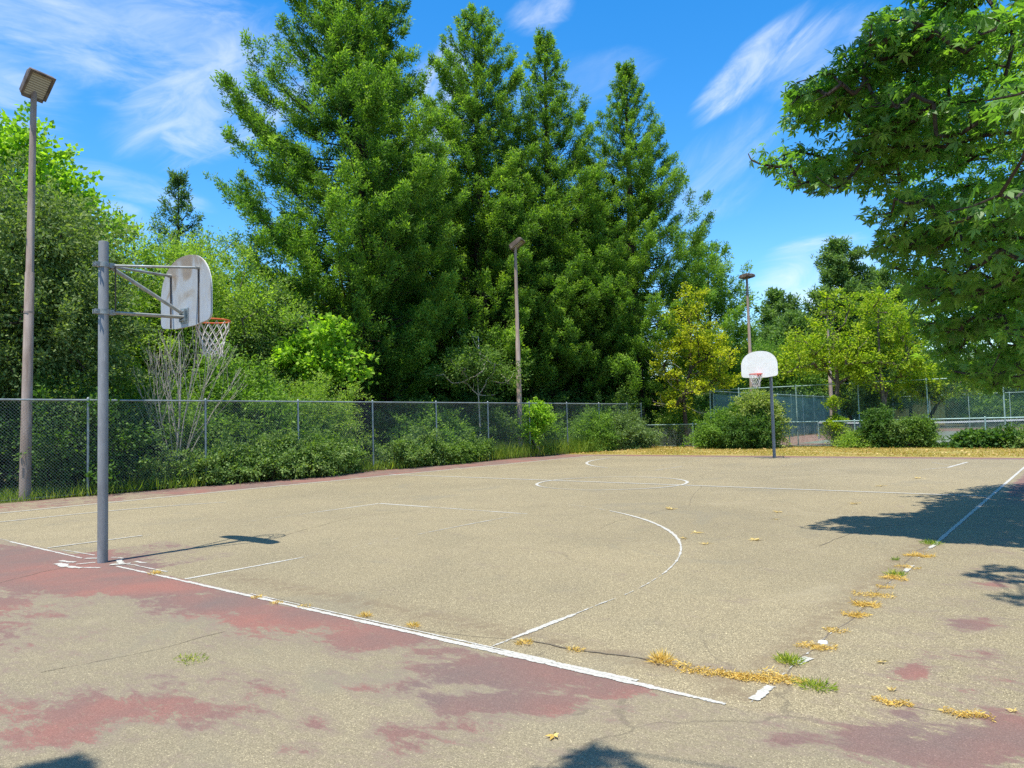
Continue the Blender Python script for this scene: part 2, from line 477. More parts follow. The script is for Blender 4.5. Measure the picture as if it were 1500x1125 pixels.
def skeleton(root_pts, targets, pw=.5, rmin=.008, rscale=.012, grav=.0):
    """join clump centres to a trunk: every target hangs on its nearest earlier node"""
    nodes = [np.asarray(p, float) for p in root_pts]
    par = [-1]+list(range(len(root_pts)-1))
    base = nodes[0]
    tg = sorted([np.asarray(t, float) for t in targets], key=lambda t: np.linalg.norm(t-nodes[len(root_pts)-1]) if False else np.linalg.norm((t-base)*[1, 1, .8]))
    A = np.array(nodes)
    dist0 = [0.0]
    for i in range(1, len(nodes)): dist0.append(dist0[-1]+np.linalg.norm(nodes[i]-nodes[i-1]))
    for t in tg:
        d = np.linalg.norm(A-t, axis=1)+.12*np.array(dist0)
        d[A[:, 2] > t[2]+.6] += 2.0
        if len(root_pts) > 2: d[:1] += 5
        j = int(np.argmin(d))
        mid = (A[j]+t)/2+np.array([0, 0, -.06])*np.linalg.norm(t-A[j])
        nodes += [mid, t]; par += [j, len(nodes)-2]
        dj = dist0[j]+np.linalg.norm(t-A[j])
        dist0 += [dj-.01, dj]
        A = np.vstack([A, mid, t])
    cnt = np.ones(len(nodes))
    for i in range(len(nodes)-1, 0, -1):
        cnt[par[i]] += cnt[i]
    rad = np.maximum(rmin, rscale*cnt**pw)
    return A, par, rad
def skin(mb, A, par, rad, n=5, minr=0.0, trunk_n=10, ntrunk=0):
    for i in range(1, len(A)):
        j = par[i]
        if rad[i] < minr: continue
        ra = min(rad[j], rad[i]*1.35)
        if i < ntrunk: ra = rad[j]
        mb.tube([A[j], A[i]], [ra, rad[i]], trunk_n if i < ntrunk else n, cap=False)

def clumps_in(blobs, n, rng, inner=.35):
    n0 = n
    w = np.array([b[3]*b[4]*b[5] for b in blobs])**.7; w = w/w.sum()
    idx = rng.choice(len(blobs), n, p=w)
    B = np.array(blobs)[idx]
    d = norm(rng.normal(size=(n, 3)))
    r = (inner**3+(1-inner**3)*rng.random(n))**(1/3.)
    ph = rng.random((len(blobs), 4))*6.28          # each lobe gets its own bulges and bays
    r = r*(1+.20*np.sin(4.2*d[:, 0]+ph[idx, 0]+2.1*d[:, 2])+.16*np.sin(6.3*d[:, 1]+ph[idx, 1])*np.sin(5.1*d[:, 2]+ph[idx, 2])+.10*np.sin(9*d[:, 0]+7*d[:, 2]+ph[idx, 3]))
    return B[:, :3]+d*r[:, None]*B[:, 3:6], d
def clump_leaves(C, Dir, per, sig, Ln, Wd, rng, droop=.2, upb=.6, flat=.7):
    n = len(C)
    k = np.repeat(np.arange(n), per)
    off = rng.normal(size=(n*per, 3))*sig*np.array([1, 1, flat])
    P = C[k]+off
    D = norm(off)*.7+Dir[k]*.5+rng.normal(size=(n*per, 3))*.6
    D[:, 2] -= droop
    Nn = rng.normal(size=(n*per, 3))*.6+norm(off)*.55; Nn[:, 2] += upb*.8
    ln = Ln*rng.uniform(.65, 1.25, n*per); wd = Wd*rng.uniform(.7, 1.2, n*per)
    ct = rng.random(n)
    tint = np.clip(.5+(ct[k]-.5)*.55+rng.normal(size=n*per)*.17, 0, 1)
    return leaf_cards(P, D, Nn, ln, wd), tint

def tree(name, label, cat, base, blobs, mat, bmat, nclump, per, sig, Ln, Wd, seed, trunk=None, tr=.2,
         group=None, stems=1, inner=.35, droop=.2, upb=.6, limbs=True, rscale=.012, minr=.012, rmin=.008, shoots=.9):
    """a broad-leaved tree or shrub; blobs are ellipsoids relative to its base"""
    rng = np.random.default_rng(seed)
    root = thing(name, label, cat, tuple(base), 0, group)
    C, Dd = clumps_in(blobs, nclump, rng, inner)
    C[:, 2] = np.maximum(C[:, 2], .12)
    V, tint = clump_leaves(C, Dd, per, sig, Ln, Wd, rng, droop, upb)
    ns = int(nclump*shoots)
    if ns:
        q = rng.choice(nclump, ns)
        ln_ = sig*rng.uniform(1.6, 4.2, ns)
        dr = norm(Dd[q]*np.array([1, 1, .5])+np.array([0, 0, .55])+rng.normal(size=(ns, 3))*.35)
        st_ = 6
        tt = np.tile(np.linspace(.3, 1, st_), ns); qi = np.repeat(np.arange(ns), st_)
        SC_ = C[q][qi]+dr[qi]*(ln_[qi]*tt)[:, None]+np.array([0, 0, -.25])*(ln_[qi]*tt**2)[:, None]
        SC_[:, 2] = np.maximum(SC_[:, 2], .05)
        V2, t2 = clump_leaves(SC_, dr[qi], max(4, per//9), sig*.30, Ln, Wd, rng, droop, upb)
        V = np.concatenate([V, V2]); tint = np.concatenate([tint, np.clip(t2+.08, 0, 1)])
    V[:, 2] = np.maximum(V[:, 2], .015)
    foliage('crown' if stems == 1 else 'foliage', V, tint, mat, root)
    mb = MB()
    sel = C[rng.permutation(nclump)[:max(10, min(nclump, 150))]]
    if stems == 1:
        zt = max(b[2]+b[5]*.35 for b in blobs)
        top = np.array([blobs[0][0], blobs[0][1], zt])
        if trunk is None:
            trunk = [(0, 0, -.1), tuple(top*.3+rng.normal(size=3)*.08), tuple(top*.62+rng.normal(size=3)*.12), tuple(top)]
        A, par, rad = skeleton(trunk, sel, .5, rmin, rscale)
        nt_ = len(trunk)
        tl = np.linspace(tr, tr*.25, nt_); tl[0] *= 1.25
        rad[:nt_] = tl
        rad[nt_:] = np.minimum(rad[nt_:], tr*.5)
        skin(mb, A, par, rad, 5, minr, 10, nt_)
        mb.build('trunk', bmat, root, True)
    else:
        for s in range(stems):
            sub = sel[s::stems]
            a = rng.normal(size=2)*.15
            A, par, rad = skeleton([(a[0], a[1], -.05), (a[0]*1.5, a[1]*1.5, .3)], sub, .5, rmin, rscale*.6)
            skin(mb, A, par, rad, 4, minr)
        mb.build('stems', bmat, root, True)
    return root

def redwood(name, label, base, H, prof, seed, mat, group=None, nb=230, per=360, zlo=2.5, tr=.55, Ln=.165, Wd=.050, sag=.12, upturn=.22, lean=0.0, cat='tree', sparse=1.0, asym=0.0):
    rng = np.random.default_rng(seed)
    root = thing(name, label, cat, tuple(base), 0, group)
    zs = [p[0] for p in prof]; rs = [p[1] for p in prof]
    Vs = []; Ts = []
    mb = MB()
    k = 9
    mb.tube([(0, 0, -.15), (0, 0, .5), (0, 0, 2), (0, 0, H*.4), (0, 0, H*.75), (0, 0, H*.97)], [tr*1.5, tr*1.15, tr*.95, tr*.66, tr*.3, .03], 14, False)
    u = np.linspace(0, 1, nb)
    z_all = zlo+(H-zlo)*(1-(1-u)**1.28)
    for i in range(nb):
        z = z_all[i]+rng.normal()*.12
        az = i*2.399963+rng.normal()*.35
        Rr = np.interp(z, zs, rs)*rng.choice([.6, .8, .94, 1.03, 1.13], p=[.2, .2, .3, .2, .1])
        Rr = max(Rr, .42)
        d = np.array([math.cos(az), math.sin(az), 0])
        Rr *= 1-asym*max(0., float(d[:2]@rt[:2]))
        s = np.array([-d[1], d[0], 0])
        t = np.linspace(0, 1, 7)
        steep = np.interp(z/H, [0, .6, 1], [.02, .22, 1.1])
        hz = Rr*(steep*t-sag*np.sin(t*math.pi)*1.0+upturn*t**3)
        hz = hz-Rr*steep*.75
        path = np.outer(t*Rr, d); path[:, 2] = z+hz
        path += np.outer(np.sin(t*3+rng.random()*6)*.05*Rr, s)
        if Rr > .9:
            mb.tube([path[0], path[2], path[4], path[5]], [.05*min(1, tr)*(1.2-z/H)+.015, .035*(1.2-z/H)+.01, .018, .01], 5, False)
        # bulbous upturned tufts along the outer part of the branch
        nf = max(3, int(3+Rr*2.9))
        tf = np.clip(1.02-np.abs(rng.normal(size=nf))*.42, .12, 1.04)
        tf[0] = 1.0
        lat = rng.normal(size=nf)*.17*Rr*np.maximum(1.12-tf, .03)**.5
        fc = np.stack([np.interp(tf, t, path[:, q]) for q in range(3)], 1)+lat[:, None]*s
        fc[:, 2] += -np.abs(lat)*.2+rng.normal(size=nf)*.06
        k = np.clip(Rr/2.6, .58, 1.05)*rng.uniform(.55, 1.1, nf)*Ln/.165
        ax = norm(d*rng.uniform(.5, 1.0, (nf, 1))+np.outer(rng.normal(size=nf)*.35+lat*.5, s)+np.outer(rng.uniform(.35, 1.25, nf), [0, 0, 1]))
        m_ = np.maximum(8, (per*sparse*k**1.7*(.165/Ln)**2)).astype(int)
        j = np.repeat(np.arange(nf), m_); n = len(j)
        off = norm(rng.normal(size=(n, 3)))*(rng.random(n)**.45)[:, None]
        al = off@np.array([0, 0, 1.])
        e1 = ax[j]
        rad3 = off-np.sum(off*e1, 1, keepdims=True)*e1
        lon = np.sum(off*e1, 1, keepdims=True)
        P = fc[j]+(e1*lon*.52+rad3*(.27-.10*lon))*k[j][:, None]
        D = e1*.55+norm(rad3)*.35+rng.normal(size=(n, 3))*.5
        Nn = rng.normal(size=(n, 3))*.45+norm(off)*.95+np.array([0, 0, .40])
        ln = Ln*rng.uniform(.6, 1.3, n); wd = Wd*rng.uniform(.7, 1.3, n)
        Vs.append(leaf_cards(P, D, Nn, ln, wd))
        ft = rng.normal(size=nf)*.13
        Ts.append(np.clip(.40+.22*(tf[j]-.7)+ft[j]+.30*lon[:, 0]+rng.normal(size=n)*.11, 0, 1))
    V = np.concatenate(Vs); T = np.concatenate(Ts)
    V[:, 2] = np.maximum(V[:, 2], .05)
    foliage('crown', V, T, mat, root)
    mb.build('trunk', MAT['bark_red'], root, True)
    if lean: root.rotation_euler = (0, lean, 0)
    return root

def poly_in(x, y, poly):
    x = np.asarray(x); y = np.asarray(y)
    ins = np.zeros(x.shape, bool)
    n = len(poly)
    for i in range(n):
        x1, y1 = poly[i]; x2, y2 = poly[(i+1) % n]
        c = ((y1 > y) != (y2 > y)) & (x < (x2-x1)*(y-y1)/((y2-y1) if y2 != y1 else 1e-9)+x1)
        ins ^= c
    return ins

# ------------------------------------------------------------------ ground
def sheet(name, x0, x1, y0, y1, z, mat, res=None, attrs=None):
    nx = max(2, int((x1-x0)/(res or 1e9))+1); ny = max(2, int((y1-y0)/(res or 1e9))+1)
    X, Y = np.meshgrid(np.linspace(x0, x1, nx), np.linspace(y0, y1, ny))
    V = np.stack([X.ravel(), Y.ravel(), np.full(X.size, z)], 1)
    i = np.arange((nx-1)*(ny-1)); a = (i//(nx-1))*nx+i % (nx-1)
    F = np.stack([a, a+1, a+nx+1, a+nx], 1)
    at = attrs(V) if attrs else None
    o = mesh_np(name, V, np.full(len(F), 4), F, mat, None, at)
    o['kind'] = 'structure'
    return o
g = sheet('ground', -500, 500, -500, 900, -.012, MAT['earth'])
FX = -10.35           # line of the tall fence by the court
END = 24.45           # end of the asphalt
grass_base = sheet('grass_verge', -10.2, 30, END+.02, 34.0, -.006, MAT['grassland'])
sheet('tennis_surround', -7.9, 34, 34.0, 71, -.004, MAT['tennis_red'])
sheet('tennis_court', -3.4, 7.6, 37, 61, .001, MAT['tennis_green'])
sheet('tennis_court', 12.2, 23.2, 37, 61, .001, MAT['tennis_green'])

# where the red paint is left: (photo x, photo y, half width, half height, amount)
REDS = [(60, 835, 170, 38, .95), (230, 850, 150, 24, 1.05), (330, 880, 130, 26, .75), (430, 905, 120, 26, .85), (560, 935, 100, 22, .75),
        (640, 955, 70, 12, .65), (780, 985, 150, 26, .98), (730, 1030, 130, 22, .75), (900, 1010, 90, 18, .75), (700, 1065, 60, 20, .5),
        (160, 1040, 190, 36, .72), (60, 1075, 120, 26, .6), (240, 995, 40, 16, .5), (110, 960, 40, 10, .4), (460, 1060, 40, 18, .7),
        (600, 1075, 60, 30, .6), (560, 1010, 60, 16, .5), (340, 1010, 80, 22, .5), (430, 1100, 40, 14, .6), (1290, 1085, 75, 28, .92),
        (1400, 1100, 120, 26, .9), (1480, 1075, 80, 40, .8), (1160, 1085, 50, 16, .72), (1130, 1062, 40, 10, .5), (1335, 982, 34, 12, .75),
        (1425, 915, 40, 12, .72), (1440, 960, 40, 12, .5), (1450, 855, 50, 10, .5), (1320, 1045, 30, 14, .6), (1440, 1005, 50, 16, .5), (1220, 1062, 20, 8, .55),
        (-60, 900, 120, 60, .7), (1620, 1080, 120, 80, .8), (250, 800, 60, 8, .42)]
def red_field(V):
    x, y = V[:, 0], V[:, 1]
    px, py, z = proj(V)
    f = np.zeros(len(V))
    for cx, cy, rx, ry, a in REDS:
        q = ((px-cx)/rx)**2+((py-cy)/ry)**2
        f = np.maximum(f, np.where(z > .5, min(a*1.08, 1.1)*np.exp(-q*.68), 0))
    outside = (y < 0) | (x > 7.86)
    f = np.where(outside | (y < 1.2) & (y > 0) & (np.abs(x) < 1), f, 0)
    f = np.where(y < 0, np.maximum(f, .14), f)
    f = np.where((y < -6), .55, f)
    f = np.maximum(f, np.clip((-7.9-x)/.25, 0, 1)*np.where(y > 5, .66, .45))
    f = np.maximum(f, np.clip((y-23.4)/.12, 0, 1)*.86)
    f = np.maximum(f, np.clip((x-7.9)/.2, 0, 1)*np.clip((y-9)/5, 0, 1)*.85)
    f = np.maximum(f, np.clip((x-7.9)/.2, 0, 1)*np.where(y < 9, .15, 0))
    st = np.exp(-((x-7.75)/.16)**2)*((y > 0) & (y < 6.4))+np.exp(-((y-.42)/.14)**2)*((x > 2) & (x < 7.9))
    st = np.maximum(st, np.exp(-((x+7.2)/.5)**2)*((y > 9) & (y < 20))*.6)
    return {'red': f, 'stain': np.clip(st, 0, 1)}
sheet('court', FX+.06, 24, -16, END, 0.0, MAT['court'], .11, red_field)

# painted lines: polyline, width, wear as (distance share, wear)
LV = []; LF = []; LA = []; LW = []; LN = 0; NSTRIP = [0]
def paint(P, w, wear):
    global LN
    P = [np.array(p, float) for p in P]
    Q = []
    for a, b in zip(P[:-1], P[1:]):
        n = max(1, int(np.linalg.norm(b-a)/.25))
        Q += [a+(b-a)*i/n for i in range(n)]
    Q.append(P[-1]); Q = np.array(Q)
    T = np.gradient(Q, axis=0); T /= np.linalg.norm(T, axis=1, keepdims=True)
    S = np.stack([-T[:, 1], T[:, 0]], 1)
    s = np.concatenate([[0], np.cumsum(np.linalg.norm(np.diff(Q, axis=0), axis=1))]); s /= s[-1]
    if isinstance(wear, (int, float)): wear = [(0, wear), (1, wear)]
    wr = np.interp(s, [a for a, _ in wear], [b for _, b in wear])
    for k, a in ((-1, -1), (0, 0), (1, 1)):
        for q, t in zip(Q, S):
            p = q+t*k*w*.62
            LV.append((p[0], p[1], .003+.0004*NSTRIP[0]))
        LA.extend([a]*len(Q)); LW.extend(wr)
    NSTRIP[0] = (NSTRIP[0]+1) % 12
    n = len(Q)
    for k in (0, 1):
        for i in range(n-1):
            a = LN+k*n+i
            LF.append((a+n, a, a+1, a+n+1))
    LN += 3*n
def seg(pts):      # list of (photo px) -> ground polyline
    return [gnd(*p)[:2] for p in pts]
OK, HALF, MUCH, GONE = .12, .50, .66, 1.1
WD = .055
BX = 7.86
paint([(-9, 0), (-3.2, 0)], WD, MUCH)
paint([(-3.1, -.02), (-.55, -.02)], WD, [(0, .2), (1, .4)])
paint([(.42, -.02), (2.0, 0), (BX-.1, .015)], .058, [(0, .4), (.15, .3), (.3, .18), (.5, .25), (.7, .1), (.93, .18), (1, .45)])
paint([(3.1, .055), (6.6, .07)], .03, [(0, .5), (.3, .35), (1, .4)])
paint([(5.9, .03), (7.2, .06)], .05, .25)
paint([(BX, .1), (BX, 5.6)], .07, [(0, .85), (.08, .75), (.16, .9), (.3, .95), (.8, .98), (1, .85)])
paint([(BX, 5.6), (BX, 23.4)], .06, [(0, .5), (.06, .2), (.5, .1), (1, .1)])
paint([(-BX, -1), (-BX, 23.4)], .075, [(0, -.1), (.4, -.4), (1, -.3)])
paint([(-9, 23.42), (BX, 23.42)], .075, [(0, .55), (.35, .45), (.6, .35), (1, .0)])
paint([(-8.3, 11.95), (-BX, 11.92), (BX, 11.75)], .075, [(0, -.5), (.5, -.4), (.85, -.5), (1, .0)])
th = np.linspace(0, 2*math.pi, 60)
paint([(1.83*math.cos(t), 11.78+1.83*math.sin(t)) for t in th], .062, [(0, -.5), (.08, -.4), (.2, .1), (.42, .15), (.46, -.3), (.60, -.3), (.66, .3), (.80, .45), (.9, -.1), (1, -.5)])
# lane and free-throw line, near end
paint([(-1.87, 0.05), (-1.84, 1.3)], .05, .05)
paint([(-1.84, 1.3), (-1.86, 4.1), (-1.87, 5.95)], .05, [(0, .8), (.55, .8), (.7, .3), (1, -.2)])
paint([(-1.87, 5.97), (1.83, 6.0)], .06, [(0, -.35), (.33, -.25), (.4, .75), (.5, .2), (.62, .3), (.7, .7), (.8, .1), (1, .4)])
paint([(1.87, .05), (1.9, 1.5)], .05, [(0, .0), (.8, .1), (1, .5)])
paint([(1.88, 1.5), (1.78, 4.7), (1.8, 5.9)], .045, [(0, .85), (.42, .85), (.55, .5), (.75, .35), (1, .8)])
# three-point lines
def arc3(cy, sgn, a0, a1, n=40):
    return [(6.08*math.cos(t), cy+sgn*6.08*math.sin(t)) for t in np.linspace(R_(a0), R_(a1), n)]
paint([(6.05, 0.05), (6.06, 1.1)], .075, [(0, .75), (.2, .6), (.45, .25), (.8, .3), (1, .6)])
paint([(6.06, 1.1), (6.06, 1.6)]+arc3(1.6, 1, 2, 28), .06, [(0, .70), (.25, .76), (.5, .70), (.7, .60), (1, .46)])
paint(arc3(1.6, 1, 26, 62), .058, [(0, .5), (.15, .35), (.4, .15), (.8, .1), (1, .5)])
paint(arc3(1.6, 1, 62, 150), .045, [(0, .7), (.2, .85), (1, .85)])
paint(arc3(1.6, 1, 150, 180)+[(-6.08, .3)], .06, [(0, .3), (.4, -.1), (.8, -.1), (1, .5)])
paint([(-6.1, 1.05), (-6.1, .05)], .045, .1)
paint(arc3(21.9, -1, 180, 120), .075, [(0, -.2), (.2, -.5), (.7, -.3), (1, .4)])
paint(arc3(21.9, -1, 120, 45), .05, .72)
paint(seg([(1350, 688), (1396, 684)]), .06, .35)
paint(seg([(1388, 685), (1417, 677)]), .10, .15)
paint(seg([(1365, 677), (1398, 683)]), .05, .55)
paint([(-1.85, 23.3), (-1.9, 17.5)], .05, .68)
paint([(1.85, 23.3), (1.85, 17.5), (-1.9, 17.5)], .05, .72)
paint(seg([(960, 689), (1000, 683)]), .05, .2)
# loose scraps of paint round the near post and along the worn side line
rq = random.Random(8)
for x, y, l, w, a, wr in ((-.45, -.22, .30, .10, .2, .35), (-.25, -.36, .34, .13, -.1, .25), (.05, -.32, .26, .12, .15, .35), (-.38, .05, .22, .09, .6, .45), (.16, .14, .30, .11, -.3, .38),
                         (.34, .06, .22, .12, .9, .35), (-.16, .24, .24, .08, .2, .5), (.42, .26, .24, .07, .1, .45), (-.12, -.14, .2, .1, 1.2, .42), (.26, -.22, .22, .09, .5, .5), (.50, .12, .16, .06, .3, .5)):
    paint([(x-l/2*math.cos(a), y-l/2*math.sin(a)), (x, y+rq.uniform(-.02, .02)), (x+l/2*math.cos(a), y+l/2*math.sin(a))], w, wr)
paint([(-1.5, .10), (-.62, .16)], .05, .5)
paint([(.6, .12), (1.3, .14)], .05, .52)
for a, b, w in (((1103, 1026), (1130, 1006), .06), ((1166, 973), (1184, 964), .07), ((1326, 838), (1336, 829), .05), ((1363, 803), (1372, 797), .05)):
    paint(seg([a, b]), w, .12)
me = mesh_np('court_markings', np.array(LV), np.full(len(LF), 4), np.array(LF), MAT['line'], None, {'across': LA, 'wear': LW})
me['kind'] = 'structure'

# open cracks in the asphalt
LV = []; LF = []; LA = []; LW = []; LN = 0
rk = random.Random(21)
def crack(pts, w, wear=.25, j=.05):
    P = [np.array(p[:2], float) for p in pts]
    for _ in range(3):
        Q = [P[0]]
        for a, b in zip(P[:-1], P[1:]):
            l = np.linalg.norm(b-a)
            Q += [(a+b)/2+np.array([rk.uniform(-1, 1), rk.uniform(-1, 1)])*l*j, b]
        P = Q
    paint(P, w, wear)
crack(seg([(770, 938), (842, 952), (905, 960), (968, 970), (1050, 988), (1148, 996)]), .028, .45)
crack(seg([(1148, 996), (1160, 975), (1195, 948), (1253, 901), (1310, 846), (1362, 798)]), .026, .5)
crack(seg([(340, 868), (470, 893), (605, 921), (770, 938)]), .018, .4)
crack(seg([(1290, 1027), (1350, 1038), (1440, 1053)]), .014, .6)
crack(seg([(-20, 860), (60, 838), (130, 826)]), .014, .4)
crack(seg([(400, 790), (520, 757), (640, 744), (800, 742)]), .022, .65, .07)
crack(seg([(880, 775), (1010, 742), (1060, 690), (1180, 676)]), .02, .65, .08)
crack(seg([(60, 985), (190, 960), (330, 925)]), .012, .5)
crack(seg([(1200, 800), (1300, 770), (1420, 765)]), .014, .5)
ck = mesh_np('asphalt_cracks', np.array(LV)-[0, 0, .0024], np.full(len(LF), 4), np.array(LF), MAT['crack'], None, {'across': LA, 'wear': LW})
ck['kind'] = 'structure'

# ------------------------------------------------------------------ chain-link fences
def fence(name, label, p0, dirv, length, H, posts, wire, steel, mesh_d=.055, wr=.0022, rails=(1.0,), group=None, prad=.03, spans=None, screen=None):
    """posts: distances along; chain-link of straight diagonal wires"""
    d = np.array([dirv[0], dirv[1], 0.]); d /= np.linalg.norm(d)
    nrm_ = np.array([-d[1], d[0], 0.])
    root = thing(name, label, 'fence', (p0[0], p0[1], 0), 0, group)
    zb = .03
    h = H-zb-.02
    step = mesh_d*math.sqrt(2)
    V = []; F = []
    n = 0
    for sgn in (1, -1):
        k0 = np.arange(-h, length, step) if sgn == 1 else np.arange(0, length+h, step)
        for k in k0:
            a = k; b = k+sgn*h
            za, zb2 = zb, zb+h
            lo, hi = 0., length
            def clip(a, za, b, zb_):
                P = []
                for (s, z), (s2, z2) in (((a, za), (b, zb_)), ((b, zb_), (a, za))):
                    if s < lo: z = z+(lo-s)*(z2-z)/(s2-s); s = lo
                    if s > hi: z = z+(hi-s)*(z2-z)/(s2-s); s = hi
                    P.append((s, z))
                return P
            if max(a, b) <= lo or min(a, b) >= hi: continue
            (s1, z1), (s2, z2) = clip(a, za, b, zb2)
            if abs(s1-s2) < .02: continue
            e = norm(np.array([s2-s1, z2-z1]))
            sd_ = np.array([-e[1], e[0]])
            off = sgn*wr*.6
            for (s, z) in ((s1, z1), (s2, z2)):
                for (q, o_) in ((1.0, -.5), (-1.0, -.5), (0, 1.0)):
                    V.append(d*(s+sd_[0]*q*wr)+nrm_*(off+o_*wr)+np.array([0, 0, z+sd_[1]*q*wr]))
            F += [(n, n+1, n+4, n+3), (n+1, n+2, n+5, n+4), (n+2, n, n+3, n+5)]
            n += 6
    if V:
        mesh_np('chain_link', np.array(V), np.full(len(F), 4), np.array(F), wire, root)
    for s in posts:
        mb = MB(); p = d*s-nrm_*.035
        end = s in (posts[0], posts[-1])
        r = prad*1.25 if end else prad
        mb.tube([p+[0, 0, -.1], p+[0, 0, H+.02]], r, 12)
        mb.tube([p+[0, 0, H+.02], p+[0, 0, H+.05], p+[0, 0, H+.065]], [r*1.15, r*.9, r*.2], 12)
        for z in (.25, H*.5, H-.25):
            mb.tube([p+[0, 0, z-.012], p+[0, 0, z+.012]], r*1.14, 12)
        mb.build('post', steel, root, True)
    for q in rails:
        mb = MB()
        z = H*q-.01
        mb.tube([d*-.02-nrm_*.035+[0, 0, z], d*(length+.02)-nrm_*.035+[0, 0, z]], .022, 8)
        mb.build('top_rail' if q == rails[0] else 'rail', steel, root, True)
    mb = MB(); mb.tube([d*0+[0, 0, .06], d*length+[0, 0, .06]], .004, 5); mb.build('tension_wire', steel, root)
    if screen:
        s0, s1, z0, z1 = screen
        V = []; nn = int((s1-s0)/.5)
        for i in range(nn+1):
            s = s0+(s1-s0)*i/nn
            wv = .025*math.sin(i*1.7)+.015*math.sin(i*.63)
            sg = .04*abs(math.sin(i*math.pi/6))
            for z in (z0, (z0+z1)/2, z1-sg):
                V.append(d*s+nrm_*(-.03-abs(wv))+np.array([0, 0, z]))
        F = []
        for i in range(nn):
            for k in (0, 1):
                a = i*3+k; F.append((a, a+3, a+4, a+1))
        mesh_np('wind_screen', np.array(V), np.full(len(F), 4), np.array(F), MAT['screen'], root)
    return root
Y0 = -2.3
fence('tall_chain_link_fence', 'long tall grey chain-link fence along the left edge of the court, bushes pushing through it', (FX, Y0), (0, 1), 32.4-Y0, 2.4,
      [round(y-Y0, 2) for y in (-2.28, .76, 3.83, 6.92, 10.0, 13.05, 16.2, 19.25, 22.1, 25.06, 27.95, 30.8, 32.38)], MAT['wire'], MAT['galv'], .055, .0021)
fence('low_chain_link_fence', 'waist-high grey chain-link fence across the far end of the grass strip', (-10.3, 32.6), (1, -.012), 27, 1.22,
      [.02, 2.95, 5.0, 8.0, 11.0, 14.0, 16.1, 19.1, 22.1, 25.0], MAT['wire'], MAT['galv_green'], .055, .003)
fence('tennis_fence', 'tall green-grey chain-link fence of the tennis court right behind the low fence', (-7.05, 34.2), (1, 0), 34, 3.03,
      [.02, 1.65, 4.63, 7.56, 10.49, 13.4, 16.3, 19.2, 22.1, 25., 28.], MAT['wire_green'], MAT['galv_green'], .055, .0028, rails=(1.0, .40))
fence('windscreen_fence', 'long tennis fence hung with green windscreen cloth running away into the distance', (-7.1, 34.3), (-.03, 1), 37, 3.0,
      [.4]+[round(3+3*k, 1) for k in range(12)], MAT['wire_green'], MAT['galv_green'], .12, .005, screen=(.5, 36.5, .12, 2.85))

fence('far_tennis_fence', 'distant green-grey chain-link fence at the far end of the tennis court, below the yellow building', (-8.2, 71.2), (1, 0), 42, 3.0,
      [.05]+[3.0*k for k in range(1, 14)]+[41.9], MAT['wire_green'], MAT['galv_green'], .16, .006)
# tennis net
t = thing('tennis_net', 'black tennis net with a white top band behind the two fences', 'tennis net', (2.1, 44.5, 0))
mb = MB(); xs = np.linspace(-6.4, 6.4, 33)
zt = lambda x: .93+.13*(x/6.4)**2
V = []; F = []
for i, x in enumerate(xs): V += [(x, 0, .03), (x, 0, zt(x)-.06)]
for i in range(len(xs)-1): F.append((2*i, 2*i+2, 2*i+3, 2*i+1))
mb.add(V, F); mb.build('net_mesh', MAT['tennis_net'], t)
mb = MB()
V = []; F = []
for x in xs:
    for (yy, zz) in ((-.012, -.07), (.012, -.07), (.012, .03), (-.012, .03)): V.append((x, yy, zt(x)+zz))
for i in range(len(xs)-1):
    for k in range(4): F.append((4*i+k, 4*i+(k+1) % 4, 4*i+4+(k+1) % 4, 4*i+4+k))
mb.add(V, F); mb.build('white_band', MAT['tape'], t)
for sx_ in (-6.45, 6.45):
    mb = MB(); mb.tube([(sx_, 0, -.05), (sx_, 0, 1.1), (sx_, 0, 1.12)], [.045, .045, .02], 12); mb.build('post', MAT['galv_green'], t, True)

